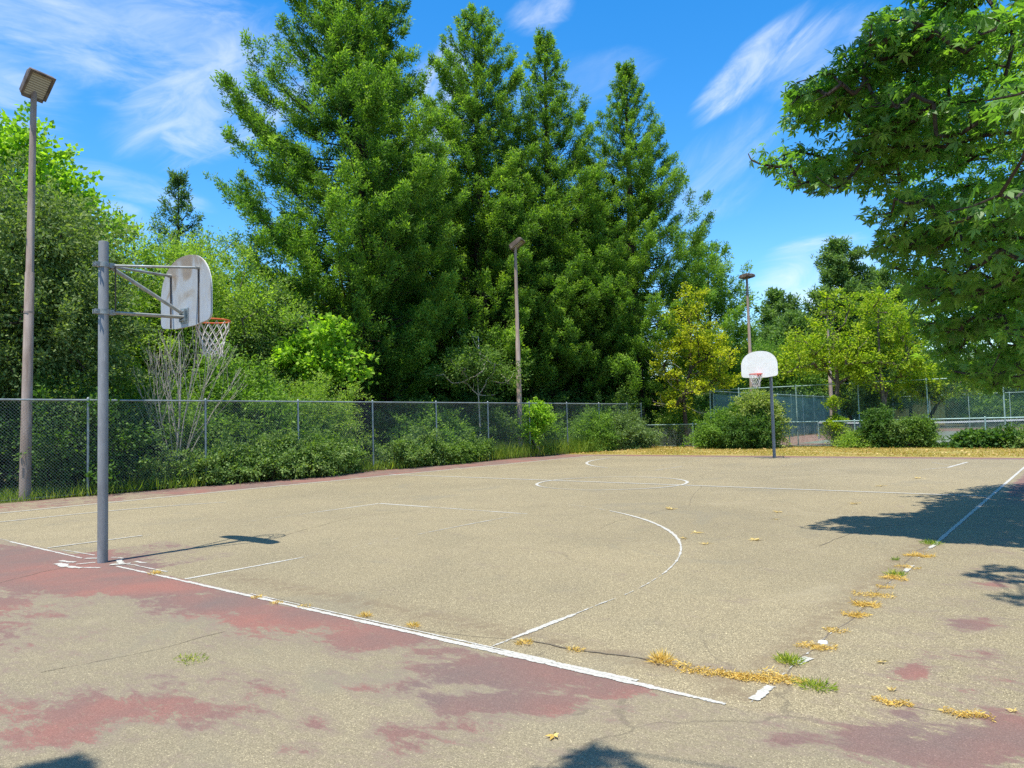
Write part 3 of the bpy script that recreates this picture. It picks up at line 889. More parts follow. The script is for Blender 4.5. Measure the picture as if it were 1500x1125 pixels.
# ------------------------------------------------------------------ basketball hoops
def fan_outline(n=40, w=.66, zb=-.49, zc=-.08, zt_=.47, rc=.10):
    """fan-shaped board outline, x and z, centre at 0"""
    P = []
    for a in np.linspace(-90, 0, 7)[::1]:
        P.append((w-rc+rc*math.cos(R_(a)), zb+rc+.035+rc*math.sin(R_(a))))
    for a in np.linspace(0, 180, n):
        c = math.cos(R_(a)); s = math.sin(R_(a))
        P.append((w*np.sign(c)*abs(c)**.86, zc+(zt_-zc)*s**.92))
    for a in np.linspace(180, 270, 7):
        P.append((-w+rc+rc*math.cos(R_(a)), zb+rc+.035+rc*math.sin(R_(a))))
    P += [(-.25, zb), (.25, zb)]
    return P
def hoop(name, label, loc, rz, rimmat, bz=3.42, yb=1.02, ptop=3.9, far=False):
    t = thing(name, label, 'basketball hoop', loc, rz)
    mb = MB()
    mb.tube([(0, 0, -.2), (0, 0, ptop-.01), (0, 0, ptop)], [.0585, .0565, .052], 24)
    pole = mb.build('pole', MAT['pole_grey'], t, True)
    for z in (3.61, 3.03):
        mb = MB()
        mb.tube([(0, 0, z-.03), (0, 0, z+.03)], .068, 24)
        for s in (-1, 1):
            mb.box((s*.03-.008, .05, z-.03), (s*.03+.008, .13, z+.03))
            mb.box((s*.03-.008, -.11, z-.028), (s*.03+.008, -.05, z+.028))
        mb.tube([(-.055, .10, z), (.055, .10, z)], .012, 8); mb.tube([(-.055, -.09, z), (.055, -.09, z)], .010, 8)
        mb.build('clamp', MAT['strut'], pole, True)
    # board
    O = fan_outline()
    n = len(O); th = .022
    V = [(x, yb, bz+z) for x, z in O]+[(x, yb+th, bz+z) for x, z in O]
    mb = MB(); mb.add(V, [tuple(range(n))]+[(k, k+n, (k+1) % n+n, (k+1) % n) for k in range(n)])
    bd = mb.build('backboard', MAT['board_back'], t)
    bd.location = (0, 0, bz)
    for v in bd.data.vertices: v.co.z -= bz
    V = [(x*1.004, yb+th+.0025, (z*1.004)) for x, z in O]+[(x*1.004, yb+th-.006, z*1.004) for x, z in O]
    mb = MB(); mb.add(V, [tuple(range(n))[::-1]]+[(k, (k+1) % n, (k+1) % n+n, k+n) for k in range(n)])
    mb.build('face', MAT['board_white'], bd)
    # uprights bolted to the back of the board
    for s in (-1, 1):
        mb = MB(); mb.box((s*.37-.011, yb-.013, bz-.47), (s*.37+.011, yb-.001, bz+.265))
        mb.build('upright', MAT['rod'], t)
    # arms
    for s in (-1, 1):
        mb = MB(); mb.tube([(s*.03, .10, 3.61), (s*.37, yb-.02, bz+.25)], .0165, 10)
        mb.tube([(s*.37, yb-.05, bz+.25), (s*.37, yb-.001, bz+.25)], .024, 10)
        mb.build('upper_arm', MAT['strut'], t, True)
    mb = MB(); mb.tube([(0, .09, 3.59), (0, yb-.05, bz-.30)], .024, 12); mb.build('brace', MAT['strut'], t, True)
    for s in (-1, 1):
        mb = MB(); mb.tube([(s*.03, .09, 3.03), (s*.05, yb-.03, bz-.36)], .0165, 10); mb.build('lower_arm', MAT['strut'], t, True)
    mb = MB(); mb.tube([(.045, .12, 3.60), (.045, .12, 3.04)], .008, 8); mb.build('tie_rod', MAT['rod'], t, True)
    mb = MB()
    mb.box((-.075, yb-.045, bz-.42), (-.055, yb-.002, bz-.26)); mb.box((.055, yb-.045, bz-.42), (.075, yb-.002, bz-.26))
    mb.box((-.10, yb-.012, bz-.44), (.10, yb-.001, bz-.24))
    for z in (-.40, -.28):
        mb.tube([(-.085, yb-.03, bz+z), (.085, yb-.03, bz+z)], .009, 8)
    mb.build('bracket', MAT['galv'], t)
    # rim and net
    rc_ = (0, yb+.16+.2286, 3.05)
    mb = MB(); mb.torus(rc_, .2286, .0105, 48, 8)
    rim = mb.build('rim', rimmat, t, True)
    mb = MB(); mb.box((-.075, yb+th+.004, 2.985), (.075, yb+th+.012, 3.075))
    mb.box((-.06, yb+th+.012, 3.030), (.06, rc_[1]-.22, 3.044))
    for s in (-1, 1):
        mb.tube([(s*.065, yb+th+.01, 3.0), (s*.15, rc_[1]-.185, 3.04)], .008, 8)
    mb.build('rim_bracket', rimmat, rim)
    mb = MB(); lev = [(0, .222), (.10, .205), (.185, .175), (.26, .15), (.325, .135), (.385, .128), (.43, .132)]
    rg = random.Random(5)
    def npnt(k, l):
        dz, r = lev[l]
        a = 2*math.pi*(k+.5+(.5 if l % 2 else 0))/12
        j = .006*l
        return np.array([rc_[0]+r*math.cos(a)+rg.uniform(-j, j)*.5, rc_[1]+r*math.sin(a)+rg.uniform(-j, j)*.5, 3.03-dz+rg.uniform(-j, j)*.6])
    Pn = [[npnt(k, l) for k in range(12)] for l in range(len(lev))]
    for l in range(len(lev)-1):
        for k in range(12):
            o2 = (k, (k-1) % 12) if l % 2 == 0 else ((k+1) % 12, k)
            for q in o2:
                a_, b_ = Pn[l][k], Pn[l+1][q]
                c_ = (a_+b_)/2+np.array([0, 0, -.006])
                mb.tube([a_, c_, b_], .0048, 5, False)
            if l: mb.tube([Pn[l][k]+[0, 0, .008], Pn[l][k]-[0, 0, .008]], .0075, 5)
    for k in range(12): mb.tube([Pn[-1][k], Pn[-1][k]-[0, 0, .035]], .005, 5)
    mb.build('net', MAT['net'], rim)
    return t
hoop('basketball_hoop', 'near basketball hoop seen from behind, stained grey board and orange rim on a grey pole', (0, 0, 0), 0, MAT['orange'])
hoop('basketball_hoop', 'far basketball hoop facing the viewer, white fan board and red rim on a dark pole', (.02, 23.46, 0), math.pi, MAT['redrim'], yb=1.15, ptop=3.6)

# ------------------------------------------------------------------ light poles
def light_pole(label, loc, H, rz, heads=1, tilt=48):
    t = thing('light_pole', label, 'light pole', loc, 0, 'floodlight poles round the courts')
    mb = MB()
    mb.tube([(0, 0, -.2), (0, 0, .02)], .17, 16); mb.tube([(0, 0, .02), (0, 0, H*.55), (0, 0, H*.55+.02), (0, 0, H)], [.125, .100, .088, .066], 16)
    mb.tube([(0, 0, H*.45), (0, 0, H*.45+.05)], .112, 16)
    pole = mb.build('pole', MAT['lamp_brown'], t, True)
    mb = MB(); mb.box((-.08, -.07, 1.0), (-.125+.02, .07, 1.35)); mb.build('hand_hole_cover', MAT['lamp_dark'], pole, False, .005)
    for k in range(heads):
        a = rz+k*math.pi*.94
        mt = Matrix.Translation((0, 0, H+.17)) @ Matrix.Rotation(a, 4, 'Z') @ Matrix.Rotation(-R_(tilt), 4, 'Y') @ Matrix.Scale(.92, 4)
        # local +X is the long way of the head (up and out), lens on the -Z side
        mb = MB()
        mb.tube([(0, 0, H-.05), (0, 0, H+.12)], .055, 12)
        mb.tube([mt @ Vector((-.25, 0, .02)), (0, 0, H+.1)], [.045, .05], 10)
        mb.build('bracket', MAT['lamp_dark'], t, True)
        sec = [(-.34, .21, .27, -.02, -.17), (-.26, .26, .31, .06, -.17), (.30, .30, .34, .03, -.17), (.42, .30, .34, -.05, -.17)]
        V = []; F = []
        for (x, w1, w2, zt__, zb_) in sec:
            V += [mt @ Vector(p) for p in ((x, -w2, zb_+.02), (x, w2, zb_+.02), (x, w1, zt__), (x, -w1, zt__))]
        for i in range(3):
            for q in range(4):
                F.append((4*i+q, 4*i+(q+1) % 4, 4*i+4+(q+1) % 4, 4*i+4+q))
        F += [(3, 2, 1, 0), (12, 13, 14, 15)]
        mb = MB(); mb.add(V, F)
        hd = mb.build('lamp_head', MAT['lamp_dark'], t, False, .008)
        mb = MB()
        for lo, hi in (((-.34, -.27, -.195), (-.27, .27, -.148)), ((.35, -.335, -.195), (.42, .335, -.148)), ((-.27, -.335, -.195), (.35, -.265, -.148)), ((-.27, .265, -.195), (.35, .335, -.148))):
            mb.box(lo, hi, mt)
        mb.build('door_frame', MAT['lamp_dark'], hd)
        mb = MB()
        mb.box((-.268, -.263, -.165), (.348, .263, -.153), mt)
        ln = mb.build('lens', MAT['lens'], hd)
    return t
p = gxy(37, 1, 0)
light_pole('brown floodlight pole at the left edge behind the fence, its single lamp tilted up', (-10.66, 2.57, 0), 9.98, R_(14), 1, 52).rotation_euler = (-.0084, .0105, 0)
light_pole('brown floodlight pole in front of the redwoods, leafy vine at its foot', (-10.75, 21.95, 0), 9.5, R_(22), 1, 36)
b3 = gxy(1103, 43.5)
light_pole('slim brown floodlight pole with two lamps rising behind the far white backboard', (b3[0], b3[1], 0), 9.9, R_(-25), 2, 4)
b4 = gxy(1219, 44)
light_pole('distant floodlight pole half hidden by the yellow-green tree beside the tennis fence', (b4[0], b4[1], 0), 7.6, R_(-15), 1, 4)

# ------------------------------------------------------------------ building beyond the tennis court
bc = gxy(1432, 84)
t = thing('yellow_building', 'low yellow building with a brown roof seen through the trees beyond the tennis court', 'building', (bc[0], bc[1], 0), R_(14))
mb = MB(); mb.box((-9, 0, 0), (-3.2, 8, 3.0)); mb.box((-3.2, 2.2, 0), (9, 8, 3.0)); mb.build('wall', MAT['yellow_wall'], t)
mb = MB()
V = [(-9.6, -.7, 2.95), (9.6, -.7, 2.95), (9.6, 4, 4.9), (-9.6, 4, 4.9), (9.6, 8.7, 2.95), (-9.6, 8.7, 2.95)]
V2 = [(x, y, z+.18) for x, y, z in V]
mb.add(V+V2, [(0, 3, 2, 1), (3, 5, 4, 2), (6, 7, 8, 9), (9, 8, 10, 11), (0, 1, 7, 6), (4, 5, 11, 10), (1, 2, 8, 7), (2, 4, 10, 8), (0, 6, 9, 3), (3, 9, 11, 5)])
mb.build('roof', MAT['roof'], t)
for x in (-1.5, 1.5, 4.5, 7.5):
    mb = MB(); mb.box((x, 2.15, .9), (x+1.6, 2.19, 2.2)); w_ = mb.build('window', MAT['dark_glass'], t)
    mb = MB()
    for lo, hi in (((x-.08, 2.11, .82), (x, 2.19, 2.28)), ((x+1.6, 2.11, .82), (x+1.68, 2.19, 2.28)), ((x, 2.11, 2.2), (x+1.6, 2.19, 2.28)), ((x, 2.11, .82), (x+1.6, 2.19, .9))): mb.box(lo, hi)
    mb.build('frame', MAT['roof'], w_)
for x in (0, 3, 6, 9):
    mb = MB(); mb.box((x-.08, -.4, 0), (x+.08, -.24, 2.95)); mb.build('porch_post', MAT['roof'], t)

# ------------------------------------------------------------------ redwoods
GR = 'big redwoods behind the fence'
def sp(k, pr): return [(1.55+(z-1.55)*k, r*k) for z, r in pr]
p1 = gxy(534, 34.0)
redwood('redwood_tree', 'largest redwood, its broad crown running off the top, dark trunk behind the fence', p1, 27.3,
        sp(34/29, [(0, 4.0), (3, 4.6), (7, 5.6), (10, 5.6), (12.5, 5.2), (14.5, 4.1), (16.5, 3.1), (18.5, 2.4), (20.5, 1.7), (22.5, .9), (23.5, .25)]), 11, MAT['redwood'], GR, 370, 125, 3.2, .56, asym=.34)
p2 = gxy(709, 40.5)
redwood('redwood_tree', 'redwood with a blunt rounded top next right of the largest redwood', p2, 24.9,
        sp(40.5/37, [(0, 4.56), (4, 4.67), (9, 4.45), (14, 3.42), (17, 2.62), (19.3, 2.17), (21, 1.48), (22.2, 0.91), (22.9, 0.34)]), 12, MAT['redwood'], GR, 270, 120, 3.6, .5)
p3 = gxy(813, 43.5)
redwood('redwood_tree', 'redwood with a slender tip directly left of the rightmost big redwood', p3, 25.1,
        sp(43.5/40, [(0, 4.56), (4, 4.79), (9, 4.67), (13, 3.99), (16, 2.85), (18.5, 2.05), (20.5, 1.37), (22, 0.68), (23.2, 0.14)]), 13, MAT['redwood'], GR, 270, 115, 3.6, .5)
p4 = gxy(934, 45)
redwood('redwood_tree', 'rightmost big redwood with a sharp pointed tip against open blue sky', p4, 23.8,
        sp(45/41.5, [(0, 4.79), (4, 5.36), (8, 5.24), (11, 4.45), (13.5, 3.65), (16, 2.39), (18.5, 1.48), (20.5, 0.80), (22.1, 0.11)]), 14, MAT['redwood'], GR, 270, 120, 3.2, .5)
p5 = gxy(1046, 55)
redwood('loose_conifer', 'thin loose conifer with drooping sprays right of the big redwoods, behind the twin floodlights', p5, 14.5,
        [(0, 3.2), (4, 3.6), (9, 3.6), (12, 2.8), (14, 1.2), (14.5, .3)], 15, MAT['redwood'], None, 90, 80, 2.5, .25, .26, .075, .18, .25)
p6 = gxy(262, 44)
redwood('young_conifer', 'lone young conifer tip rising above the light green trees at the left', p6, 17.2,
        [(0, 3), (6, 2.8), (11, 2.1), (14, 1.25), (16, .6), (17.2, .1)], 16, MAT['redwood_far'], None, 120, 80, 3, .25, .22, .06, .05, .18)
p7 = gxy(1145, 72)
redwood('distant_conifer', 'distant pointed conifer right of the twin floodlights, low against pale cloud', p7, 13.6,
        [(0, 3.8), (5, 3.6), (9, 2.6), (12, 1.7), (13, 1.0), (13.6, .4)], 17, MAT['redwood_far'], 'distant conifers beyond the courts', 120, 100, 1.5, .3, .36, .12, .15, .1)
redwood('distant_conifer', 'wide drooping conifer just behind the distant pointed one, reaching to the far hoop', gxy(1172, 66), 10.4,
        [(0, 4.2), (4, 4.0), (7, 3.0), (9.5, 1.6), (10.4, .5)], 18, MAT['redwood_far'], 'distant conifers beyond the courts', 110, 100, 1.5, .3, .36, .12, .2, .15)
redwood('distant_conifer', 'tall dark conifer standing behind the yellow-green trees at the right', gxy(1243, 66), 17.0,
        [(0, 3.6), (6, 3.6), (10, 3.1), (12, 2.6), (14, 2.0), (16, 1.6), (17.0, .7)], 19, MAT['redwood_far'], 'distant conifers beyond the courts', 120, 100, 2.5, .3, .36, .12, .12, .12)
redwood('distant_conifer', 'dark conifer top peeping between the tall dark conifer and the overhanging maple', gxy(1300, 70), 15.2,
        [(0, 3.4), (6, 3.4), (10, 3.0), (13, 2.3), (15.2, .7)], 20, MAT['redwood_far'], 'distant conifers beyond the courts', 110, 100, 2.5, .3, .36, .12, .12, .12)
# a second row of trunks in the dark behind the first
for px, D, H, lb in ((618, 44, 17.5, 'redwood in deep shade between the largest redwood and the blunt-topped one'),
                     (762, 50, 17.5, 'redwood in deep shade behind the middle floodlight pole'),
                     (872, 52, 17.5, 'redwood in deep shade between the two slender-tipped redwoods')):
    redwood('shaded_redwood', lb, gxy(px, D), H, [(0, 4.2), (6, 4.4), (11, 3.8), (15, 2.2), (H, .4)], int(px), MAT['redwood'], 'shaded redwoods in the second row', 120, 100, 1.2, .4, .42, .11)

# ------------------------------------------------------------------ broad-leaved trees, left
def B(*a): return a
def at2(px, D): return gxy(px, D)
tree('oak_tree', 'dark small-leaved oak filling the left edge behind the left floodlight pole', 'tree', at2(-12, 20.5),
     [B(0, 0, 6.2, 3.0, 3.0, 2.9), B(-2.6, -1.2, 5.2, 2.3, 2.3, 2.4), B(1.5, 1.2, 4.8, 1.9, 1.9, 2.3), B(-.5, -.4, 3.6, 2.6, 2.6, 1.6), B(1.1, .9, 6.6, 1.5, 1.5, 1.5)],
     MAT['oak'], MAT['bark_dark'], 620, 100, .34, .13, .065, 31, tr=.22, inner=.4)
tree('maple_tree', 'bright leafy maple top rising behind the dark oak at the upper left', 'tree', at2(30, 31),
     [B(-1, 0, 11.8, 3.0, 3.0, 3.4), B(.9, .8, 10.6, 1.9, 1.9, 1.9), B(1.7, 1.4, 9.3, 1.4, 1.4, 1.2), B(-2.5, -2, 9, 3, 3, 2.4)],
     MAT['lime'], MAT['bark'], 330, 62, .42, .26, .20, 32, tr=.25, inner=.45)
tree('willow_tree', 'light green airy tree behind the near backboard, tallest at its left side', 'tree', at2(218, 27),
     [B(0, 0, 5.6, 2.0, 2.0, 3.3), B(-1.1, -.9, 4.2, 1.6, 1.6, 2.4), B(1.2, .9, 5.2, 1.7, 1.7, 2.7), B(0, 0, 2.6, 2.6, 2.4, 1.8)],
     MAT['willow'], MAT['bark'], 520, 85, .36, .15, .055, 33, tr=.14, inner=.3, droop=.1)
tree('willow_tree', 'light green airy tree right of the near backboard, sloping down towards the redwood', 'tree', at2(318, 28.5),
     [B(-.3, 0, 5.7, 1.8, 1.8, 3.1), B(1.3, .9, 4.7, 1.7, 1.7, 2.6), B(-.8, -.5, 2.4, 2.2, 2.2, 1.8), B(.6, .4, 2.4, 2.4, 2.2, 1.8)],
     MAT['willow'], MAT['bark'], 500, 85, .36, .15, .055, 34, tr=.14, inner=.3, droop=.1)
tree('feathery_tree', 'wispy light green treetop between the lone young conifer and the largest redwood', 'tree', at2(285, 34),
     [B(0, 0, 8.3, 1.5, 1.5, 2.9), B(-1.2, -.8, 6.0, 1.5, 1.5, 2.2), B(1.2, .8, 5.4, 1.6, 1.6, 2.4)], MAT['willow'], MAT['bark'], 220, 70, .4, .17, .06, 35, tr=.14, inner=.2)
tree('silver_tree', 'dull silvery green small tree left of the bright lime sapling', 'tree', at2(385, 28.5),
     [B(0, 0, 4.6, 1.5, 1.5, 2.2), B(-.8, -.6, 3.6, 1.4, 1.4, 1.8), B(.6, .4, 3.0, 1.5, 1.5, 1.8)], MAT['silver'], MAT['bark_dark'], 280, 85, .30, .12, .06, 36, tr=.11)
tree('lime_sapling', 'bright lime-green young maple glowing in front of the largest redwood', 'tree', at2(470, 27.5),
     [B(.15, .1, 4.8, .55, .5, .75), B(-.75, -.6, 4.4, .5, .5, .5), B(.9, .75, 4.3, .4, .4, .6), B(.1, 0, 3.7, .9, .8, .4), B(-1.2, -.9, 3.6, .4, .4, .35), B(1.0, .8, 3.3, .4, .4, .4)],
     MAT['lime'], MAT['bark'], 85, 40, .20, .19, .15, 37, tr=.05, inner=.25)
tree('olive_shrub', 'feathery olive-green shrub standing over the fence rail below the lime sapling', 'shrub', at2(462, 26.3),
     [B(0, 0, 2.3, 1.1, 1.0, .95), B(-.7, -.5, 1.7, 1.0, 1.0, 1.1), B(.6, .4, 1.5, .8, .8, 1.0)], MAT['willow'], MAT['bark'], 190, 75, .24, .10, .035, 38, stems=4, inner=.2)
tree('leafy_shrub', 'leafy green shrub just behind the fence, left of the bare shrub', 'shrub', at2(196, 22.2),
     [B(0, 0, 1.7, 1.4, 1.2, 1.5), B(-1.4, -1.2, 1.4, 1.2, 1.0, 1.2), B(.9, .8, 1.2, 1.1, 1.0, 1.0)], MAT['bgreen'], MAT['bark_dark'], 260, 80, .28, .12, .06, 39, stems=4)
tree('dark_shrub', 'dark leafy shrub in the gloom behind the left floodlight pole', 'shrub', at2(60, 19.3),
     [B(0, 0, 1.5, 1.5, 1.0, 1.2), B(-1.5, -1.2, 1.6, 1.3, 1.0, 1.2), B(1.2, .9, 1.3, 1.1, 1.0, 1.1)], MAT['dshrub'], MAT['bark_dark'], 240, 75, .28, .12, .06, 40, stems=4)
tree('green_shrub', 'fresh green shrub behind the fence, right of the bare shrub', 'shrub', at2(345, 24.3),
     [B(0, 0, 2.2, 1.2, 1.1, 1.6), B(.9, .7, 1.5, 1.1, 1.0, 1.3), B(-.8, -.6, 1.4, 1.0, 1.0, 1.3)], MAT['bgreen'], MAT['bark_dark'], 260, 80, .28, .13, .06, 41, stems=4)

# bare shrub with bleached stems
rng = np.random.default_rng(50)
bp = at2(258, 20.9)
t = thing('bare_shrub', 'leafless shrub with many bleached upright stems behind the fence under the near hoop', 'shrub', tuple(bp))
def shoots(mb, p, d, r, ln, depth):
    P = [p]; n = 6
    q = p.copy(); dd = d.copy()
    for i in range(n):
        dd = norm(dd+rng.normal(size=3)*.085+np.array([0, 0, .06])); q = q+dd*ln/n; P.append(q.copy())
    mb.tube(P, np.linspace(r, r*.45, n+1), 6 if r > .012 else 4, False)
    if depth == 0: return
    for k in range(int(rng.integers(2, 5))):
        j = int(rng.integers(1, n+1))
        a = rng.normal(size=3); a[2] = abs(a[2])*.4
        shoots(mb, P[j], norm(dd+a*.5), max(r*.5, .0045), ln*rng.uniform(.45, .75), depth-1)
def fan(mb, p, d, r, ln, depth):
    P = [p]; n = 7; q = p.copy(); dd = d.copy()
    for i in range(n):
        dd = norm(dd+rng.normal(size=3)*.045+np.array([0, 0, .045])); q = q+dd*ln/n; P.append(q.copy())
    mb.tube(P, np.linspace(r, max(r*.3, .003), n+1), 6 if r > .012 else 4, False)
    if depth == 0: return
    for k in range(int(rng.integers(3, 6))):
        j = int(rng.integers(2, n)); a = rng.normal(size=3)*.34; a[2] = abs(a[2])*.3
        fan(mb, P[j], norm(dd+a), max(r*.48, .0042), ln*(1-j/n)*rng.uniform(.75, 1.1)+.15, depth-1)
for (sx_, sy_, r, ln, z0) in ((.02, .02, .046, 4.4, 0), (-.24, -.19, .024, 3.5, .35), (.28, .22, .025, 3.7, .3), (-.46, -.37, .018, 2.9, .1), (.52, .42, .019, 3.3, .45), (.12, .1, .028, 4.0, .2), (-.12, -.10, .022, 3.9, .5), (-.38, -.29, .017, 3.1, .6), (.40, .32, .018, 3.4, .7)):
    mb = MB(); fan(mb, np.array([sx_*z0*.6, sy_*z0*.6, z0]), norm(np.array([sx_*.72, sy_*.72, 1.0])), r*.85, ln, 2); mb.build('stem', MAT['twig'], t, True)

# ------------------------------------------------------------------ undergrowth along the fence
def shr(name, label, x, y, blobs, mat, n, per, sig, Ln, Wd, seed, stems=4, **k):
    return tree(name, label, 'shrub', (x, y, 0), blobs, MAT[mat], MAT['bark_dark'], n, per, sig, Ln, Wd, seed, stems=stems, **k)
BR = 'brambles spilling through the fence'
shr('bramble', 'pale green bramble hump at the fence foot below the bare shrub', -10.9, 6.6, [B(.1, 0, .4, .6, 1.3, .42), B(.15, 1.1, .45, .6, .9, .5)], 'bramble', 150, 75, .17, .085, .055, 61, group=BR)
shr('bramble', 'big grey-green bramble mound covering a fence post and hanging over the court edge', -10.35, 9.2, [B(.0, -.3, .5, .65, 1.3, .55), B(.1, 1.2, .55, .65, 1.3, .6), B(-.6, .3, .85, .6, 1.3, .4)], 'bramble', 300, 85, .18, .085, .055, 62, group=BR)
shr('bramble', 'darker bramble mound left of the big redwood trunk at the fence', -10.75, 11.3, [B(.1, -.3, .5, .55, 1.0, .55), B(0, .4, .4, .5, .8, .45)], 'shrub', 180, 80, .18, .085, .055, 63, group=BR)
shr('bramble', 'low bramble right of the big redwood trunk at the foot of the fence', -10.75, 15.0, [B(.2, -.5, .45, .6, 1.0, .45), B(.1, .8, .55, .6, 1.1, .55)], 'bramble', 150, 70, .17, .09, .055, 64, group=BR)
shr('bramble', 'low leafy tangle along the fence foot beneath the pale sapling stems', -10.75, 17.4, [B(.25, -.4, .35, .6, 1.2, .38), B(.1, 1.0, .4, .6, 1.2, .42)], 'shrub', 150, 70, .17, .10, .06, 65, group=BR)
U = 'understory shrubs in the shade'
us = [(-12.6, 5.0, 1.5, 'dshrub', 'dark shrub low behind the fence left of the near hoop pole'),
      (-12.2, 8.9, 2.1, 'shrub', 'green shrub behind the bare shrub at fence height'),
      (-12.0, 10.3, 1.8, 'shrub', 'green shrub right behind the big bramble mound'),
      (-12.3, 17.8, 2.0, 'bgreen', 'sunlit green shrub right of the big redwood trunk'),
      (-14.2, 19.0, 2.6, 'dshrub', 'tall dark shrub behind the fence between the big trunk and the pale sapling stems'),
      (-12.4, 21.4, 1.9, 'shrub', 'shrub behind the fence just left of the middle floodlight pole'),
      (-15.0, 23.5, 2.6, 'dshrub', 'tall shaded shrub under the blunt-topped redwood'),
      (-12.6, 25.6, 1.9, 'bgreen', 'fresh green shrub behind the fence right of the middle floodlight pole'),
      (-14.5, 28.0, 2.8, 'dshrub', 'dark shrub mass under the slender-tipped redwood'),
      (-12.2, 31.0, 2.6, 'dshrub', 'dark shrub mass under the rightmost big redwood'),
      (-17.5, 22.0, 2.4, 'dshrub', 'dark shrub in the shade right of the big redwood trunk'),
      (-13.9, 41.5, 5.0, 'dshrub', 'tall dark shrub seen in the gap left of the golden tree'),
      (-16.5, 9.0, 3.0, 'shrub', 'tall green shrub between the airy trees and the fence')]
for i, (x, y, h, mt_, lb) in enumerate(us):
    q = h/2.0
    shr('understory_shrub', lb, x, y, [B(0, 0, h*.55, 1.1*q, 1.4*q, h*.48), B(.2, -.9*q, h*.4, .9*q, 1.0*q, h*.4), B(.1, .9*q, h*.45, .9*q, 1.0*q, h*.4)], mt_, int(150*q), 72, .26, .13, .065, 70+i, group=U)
# saplings
tree('pale_sapling', 'slim sapling with two pale forking stems behind the fence', 'tree', (-11.6, 20.1, 0), [B(0, 0, 4.2, .9, .9, 1.2), B(.5, .9, 3.6, .7, .8, .8), B(-.3, -1.0, 3.8, .7, .8, .7)],
     MAT['shrub'], MAT['twig'], 70, 55, .26, .12, .06, 90, tr=.05, trunk=[(0, 0, 0), (.05, .05, 1.4), (-.05, .1, 2.8), (0, 0, 4.2)], minr=.006)
tree('vine', 'bright yellow-green vine climbing the foot of the middle floodlight pole', 'vine', (-10.5, 22.35, 0), [B(0, .35, 1.9, .35, .75, .5), B(-.05, -.05, 1.1, .3, .4, .7), B(0, .5, 1.5, .3, .5, .4)],
     MAT['lime'], MAT['bark'], 90, 55, .17, .11, .08, 91, tr=.025, stems=2)
tree('dark_sapling', 'small dark evergreen sapling by the low fence corner', 'shrub', (-10.9, 31.6, 0), [B(0, 0, 1.7, .45, .5, 1.2)], MAT['shrub'], MAT['bark'], 60, 40, .25, .11, .08, 92, stems=2)
shr('weedy_shrub', 'loose leggy green shrub at the fence right of the tall roadside weeds', -10.6, 27.6, [B(0, -.6, .9, .6, .9, .9), B(0, .5, 1.2, .6, .9, 1.0), B(.2, .2, .6, .8, 1.3, .5)], 'bgreen', 200, 70, .20, .11, .045, 93)
shr('weedy_shrub', 'arching grey-green shrub spilling on the grass at the end of the tall fence', -10.1, 30.0, [B(0, -.4, .7, .9, 1.1, .7), B(.3, .9, .55, .9, .9, .55), B(0, .2, 1.2, .6, .8, .6)], 'silver', 240, 75, .20, .11, .05, 94)
shr('weedy_shrub', 'loose pale shrub behind the low fence beside the golden tree trunk', -9.2, 33.9, [B(0, 0, 1.0, 1.1, .8, 1.0), B(.7, 0, .8, .8, .7, .8)], 'willow', 130, 70, .24, .12, .05, 95)

# tall weeds and short grass along the fence foot
def blades(name, xy, hgt, wid, mat, seed, lean=.35, kind='stuff', parent=None, z=0.0):
    rg = np.random.default_rng(seed)
    n = len(xy)
    P = np.concatenate([xy, np.full((n, 1), z)], 1)
    D = rg.normal(size=(n, 3))*lean; D[:, 2] = 1
    Nn = rg.normal(size=(n, 3)); Nn[:, 2] *= .2
    V = leaf_cards(P, D, Nn, hgt*rg.uniform(.45, 1.25, n), wid*rg.uniform(.7, 1.3, n))
    V[:, 2] = np.maximum(V[:, 2], z+.001)
    o = foliage(name, V, np.clip(rg.normal(size=n)*.22+.5, 0, 1), mat, parent)
    if kind and parent is None:
        o['kind'] = kind
    return o
rg = np.random.default_rng(7)
def strip(n, y0, y1, cx, sx_):
    y = rg.uniform(y0, y1, n); return np.stack([cx+rg.normal(size=n)*sx_, y], 1)
o = blades('weeds', np.concatenate([strip(5200, 19.5, 28.5, -10.75, .40), strip(1500, 13, 21, -10.9, .4), strip(1500, 25, 27.6, -10.3, .25), strip(3400, 3.5, 20, -10.55, .30)]), np.concatenate([np.full(5200, .75), np.full(1500, .45), np.full(1500, .7), np.full(3400, .42)]), .022, MAT['grassblade'], 8)
tag(o, 'tall pale green weeds along the foot of the fence near the middle floodlight pole', 'weeds')
o = blades('short_weeds', np.concatenate([strip(3500, -2, 7, -11.1, .5), strip(700, 1.8, 6.5, -10.45, .08), strip(9000, 5, 32, -13.5, 1.6)]), np.concatenate([np.full(3500, .30), np.full(700, .10), np.full(9000, .4)]), .018, MAT['grassblade'], 9)
tag(o, 'short green weeds on the shaded ground behind the tall fence', 'weeds')
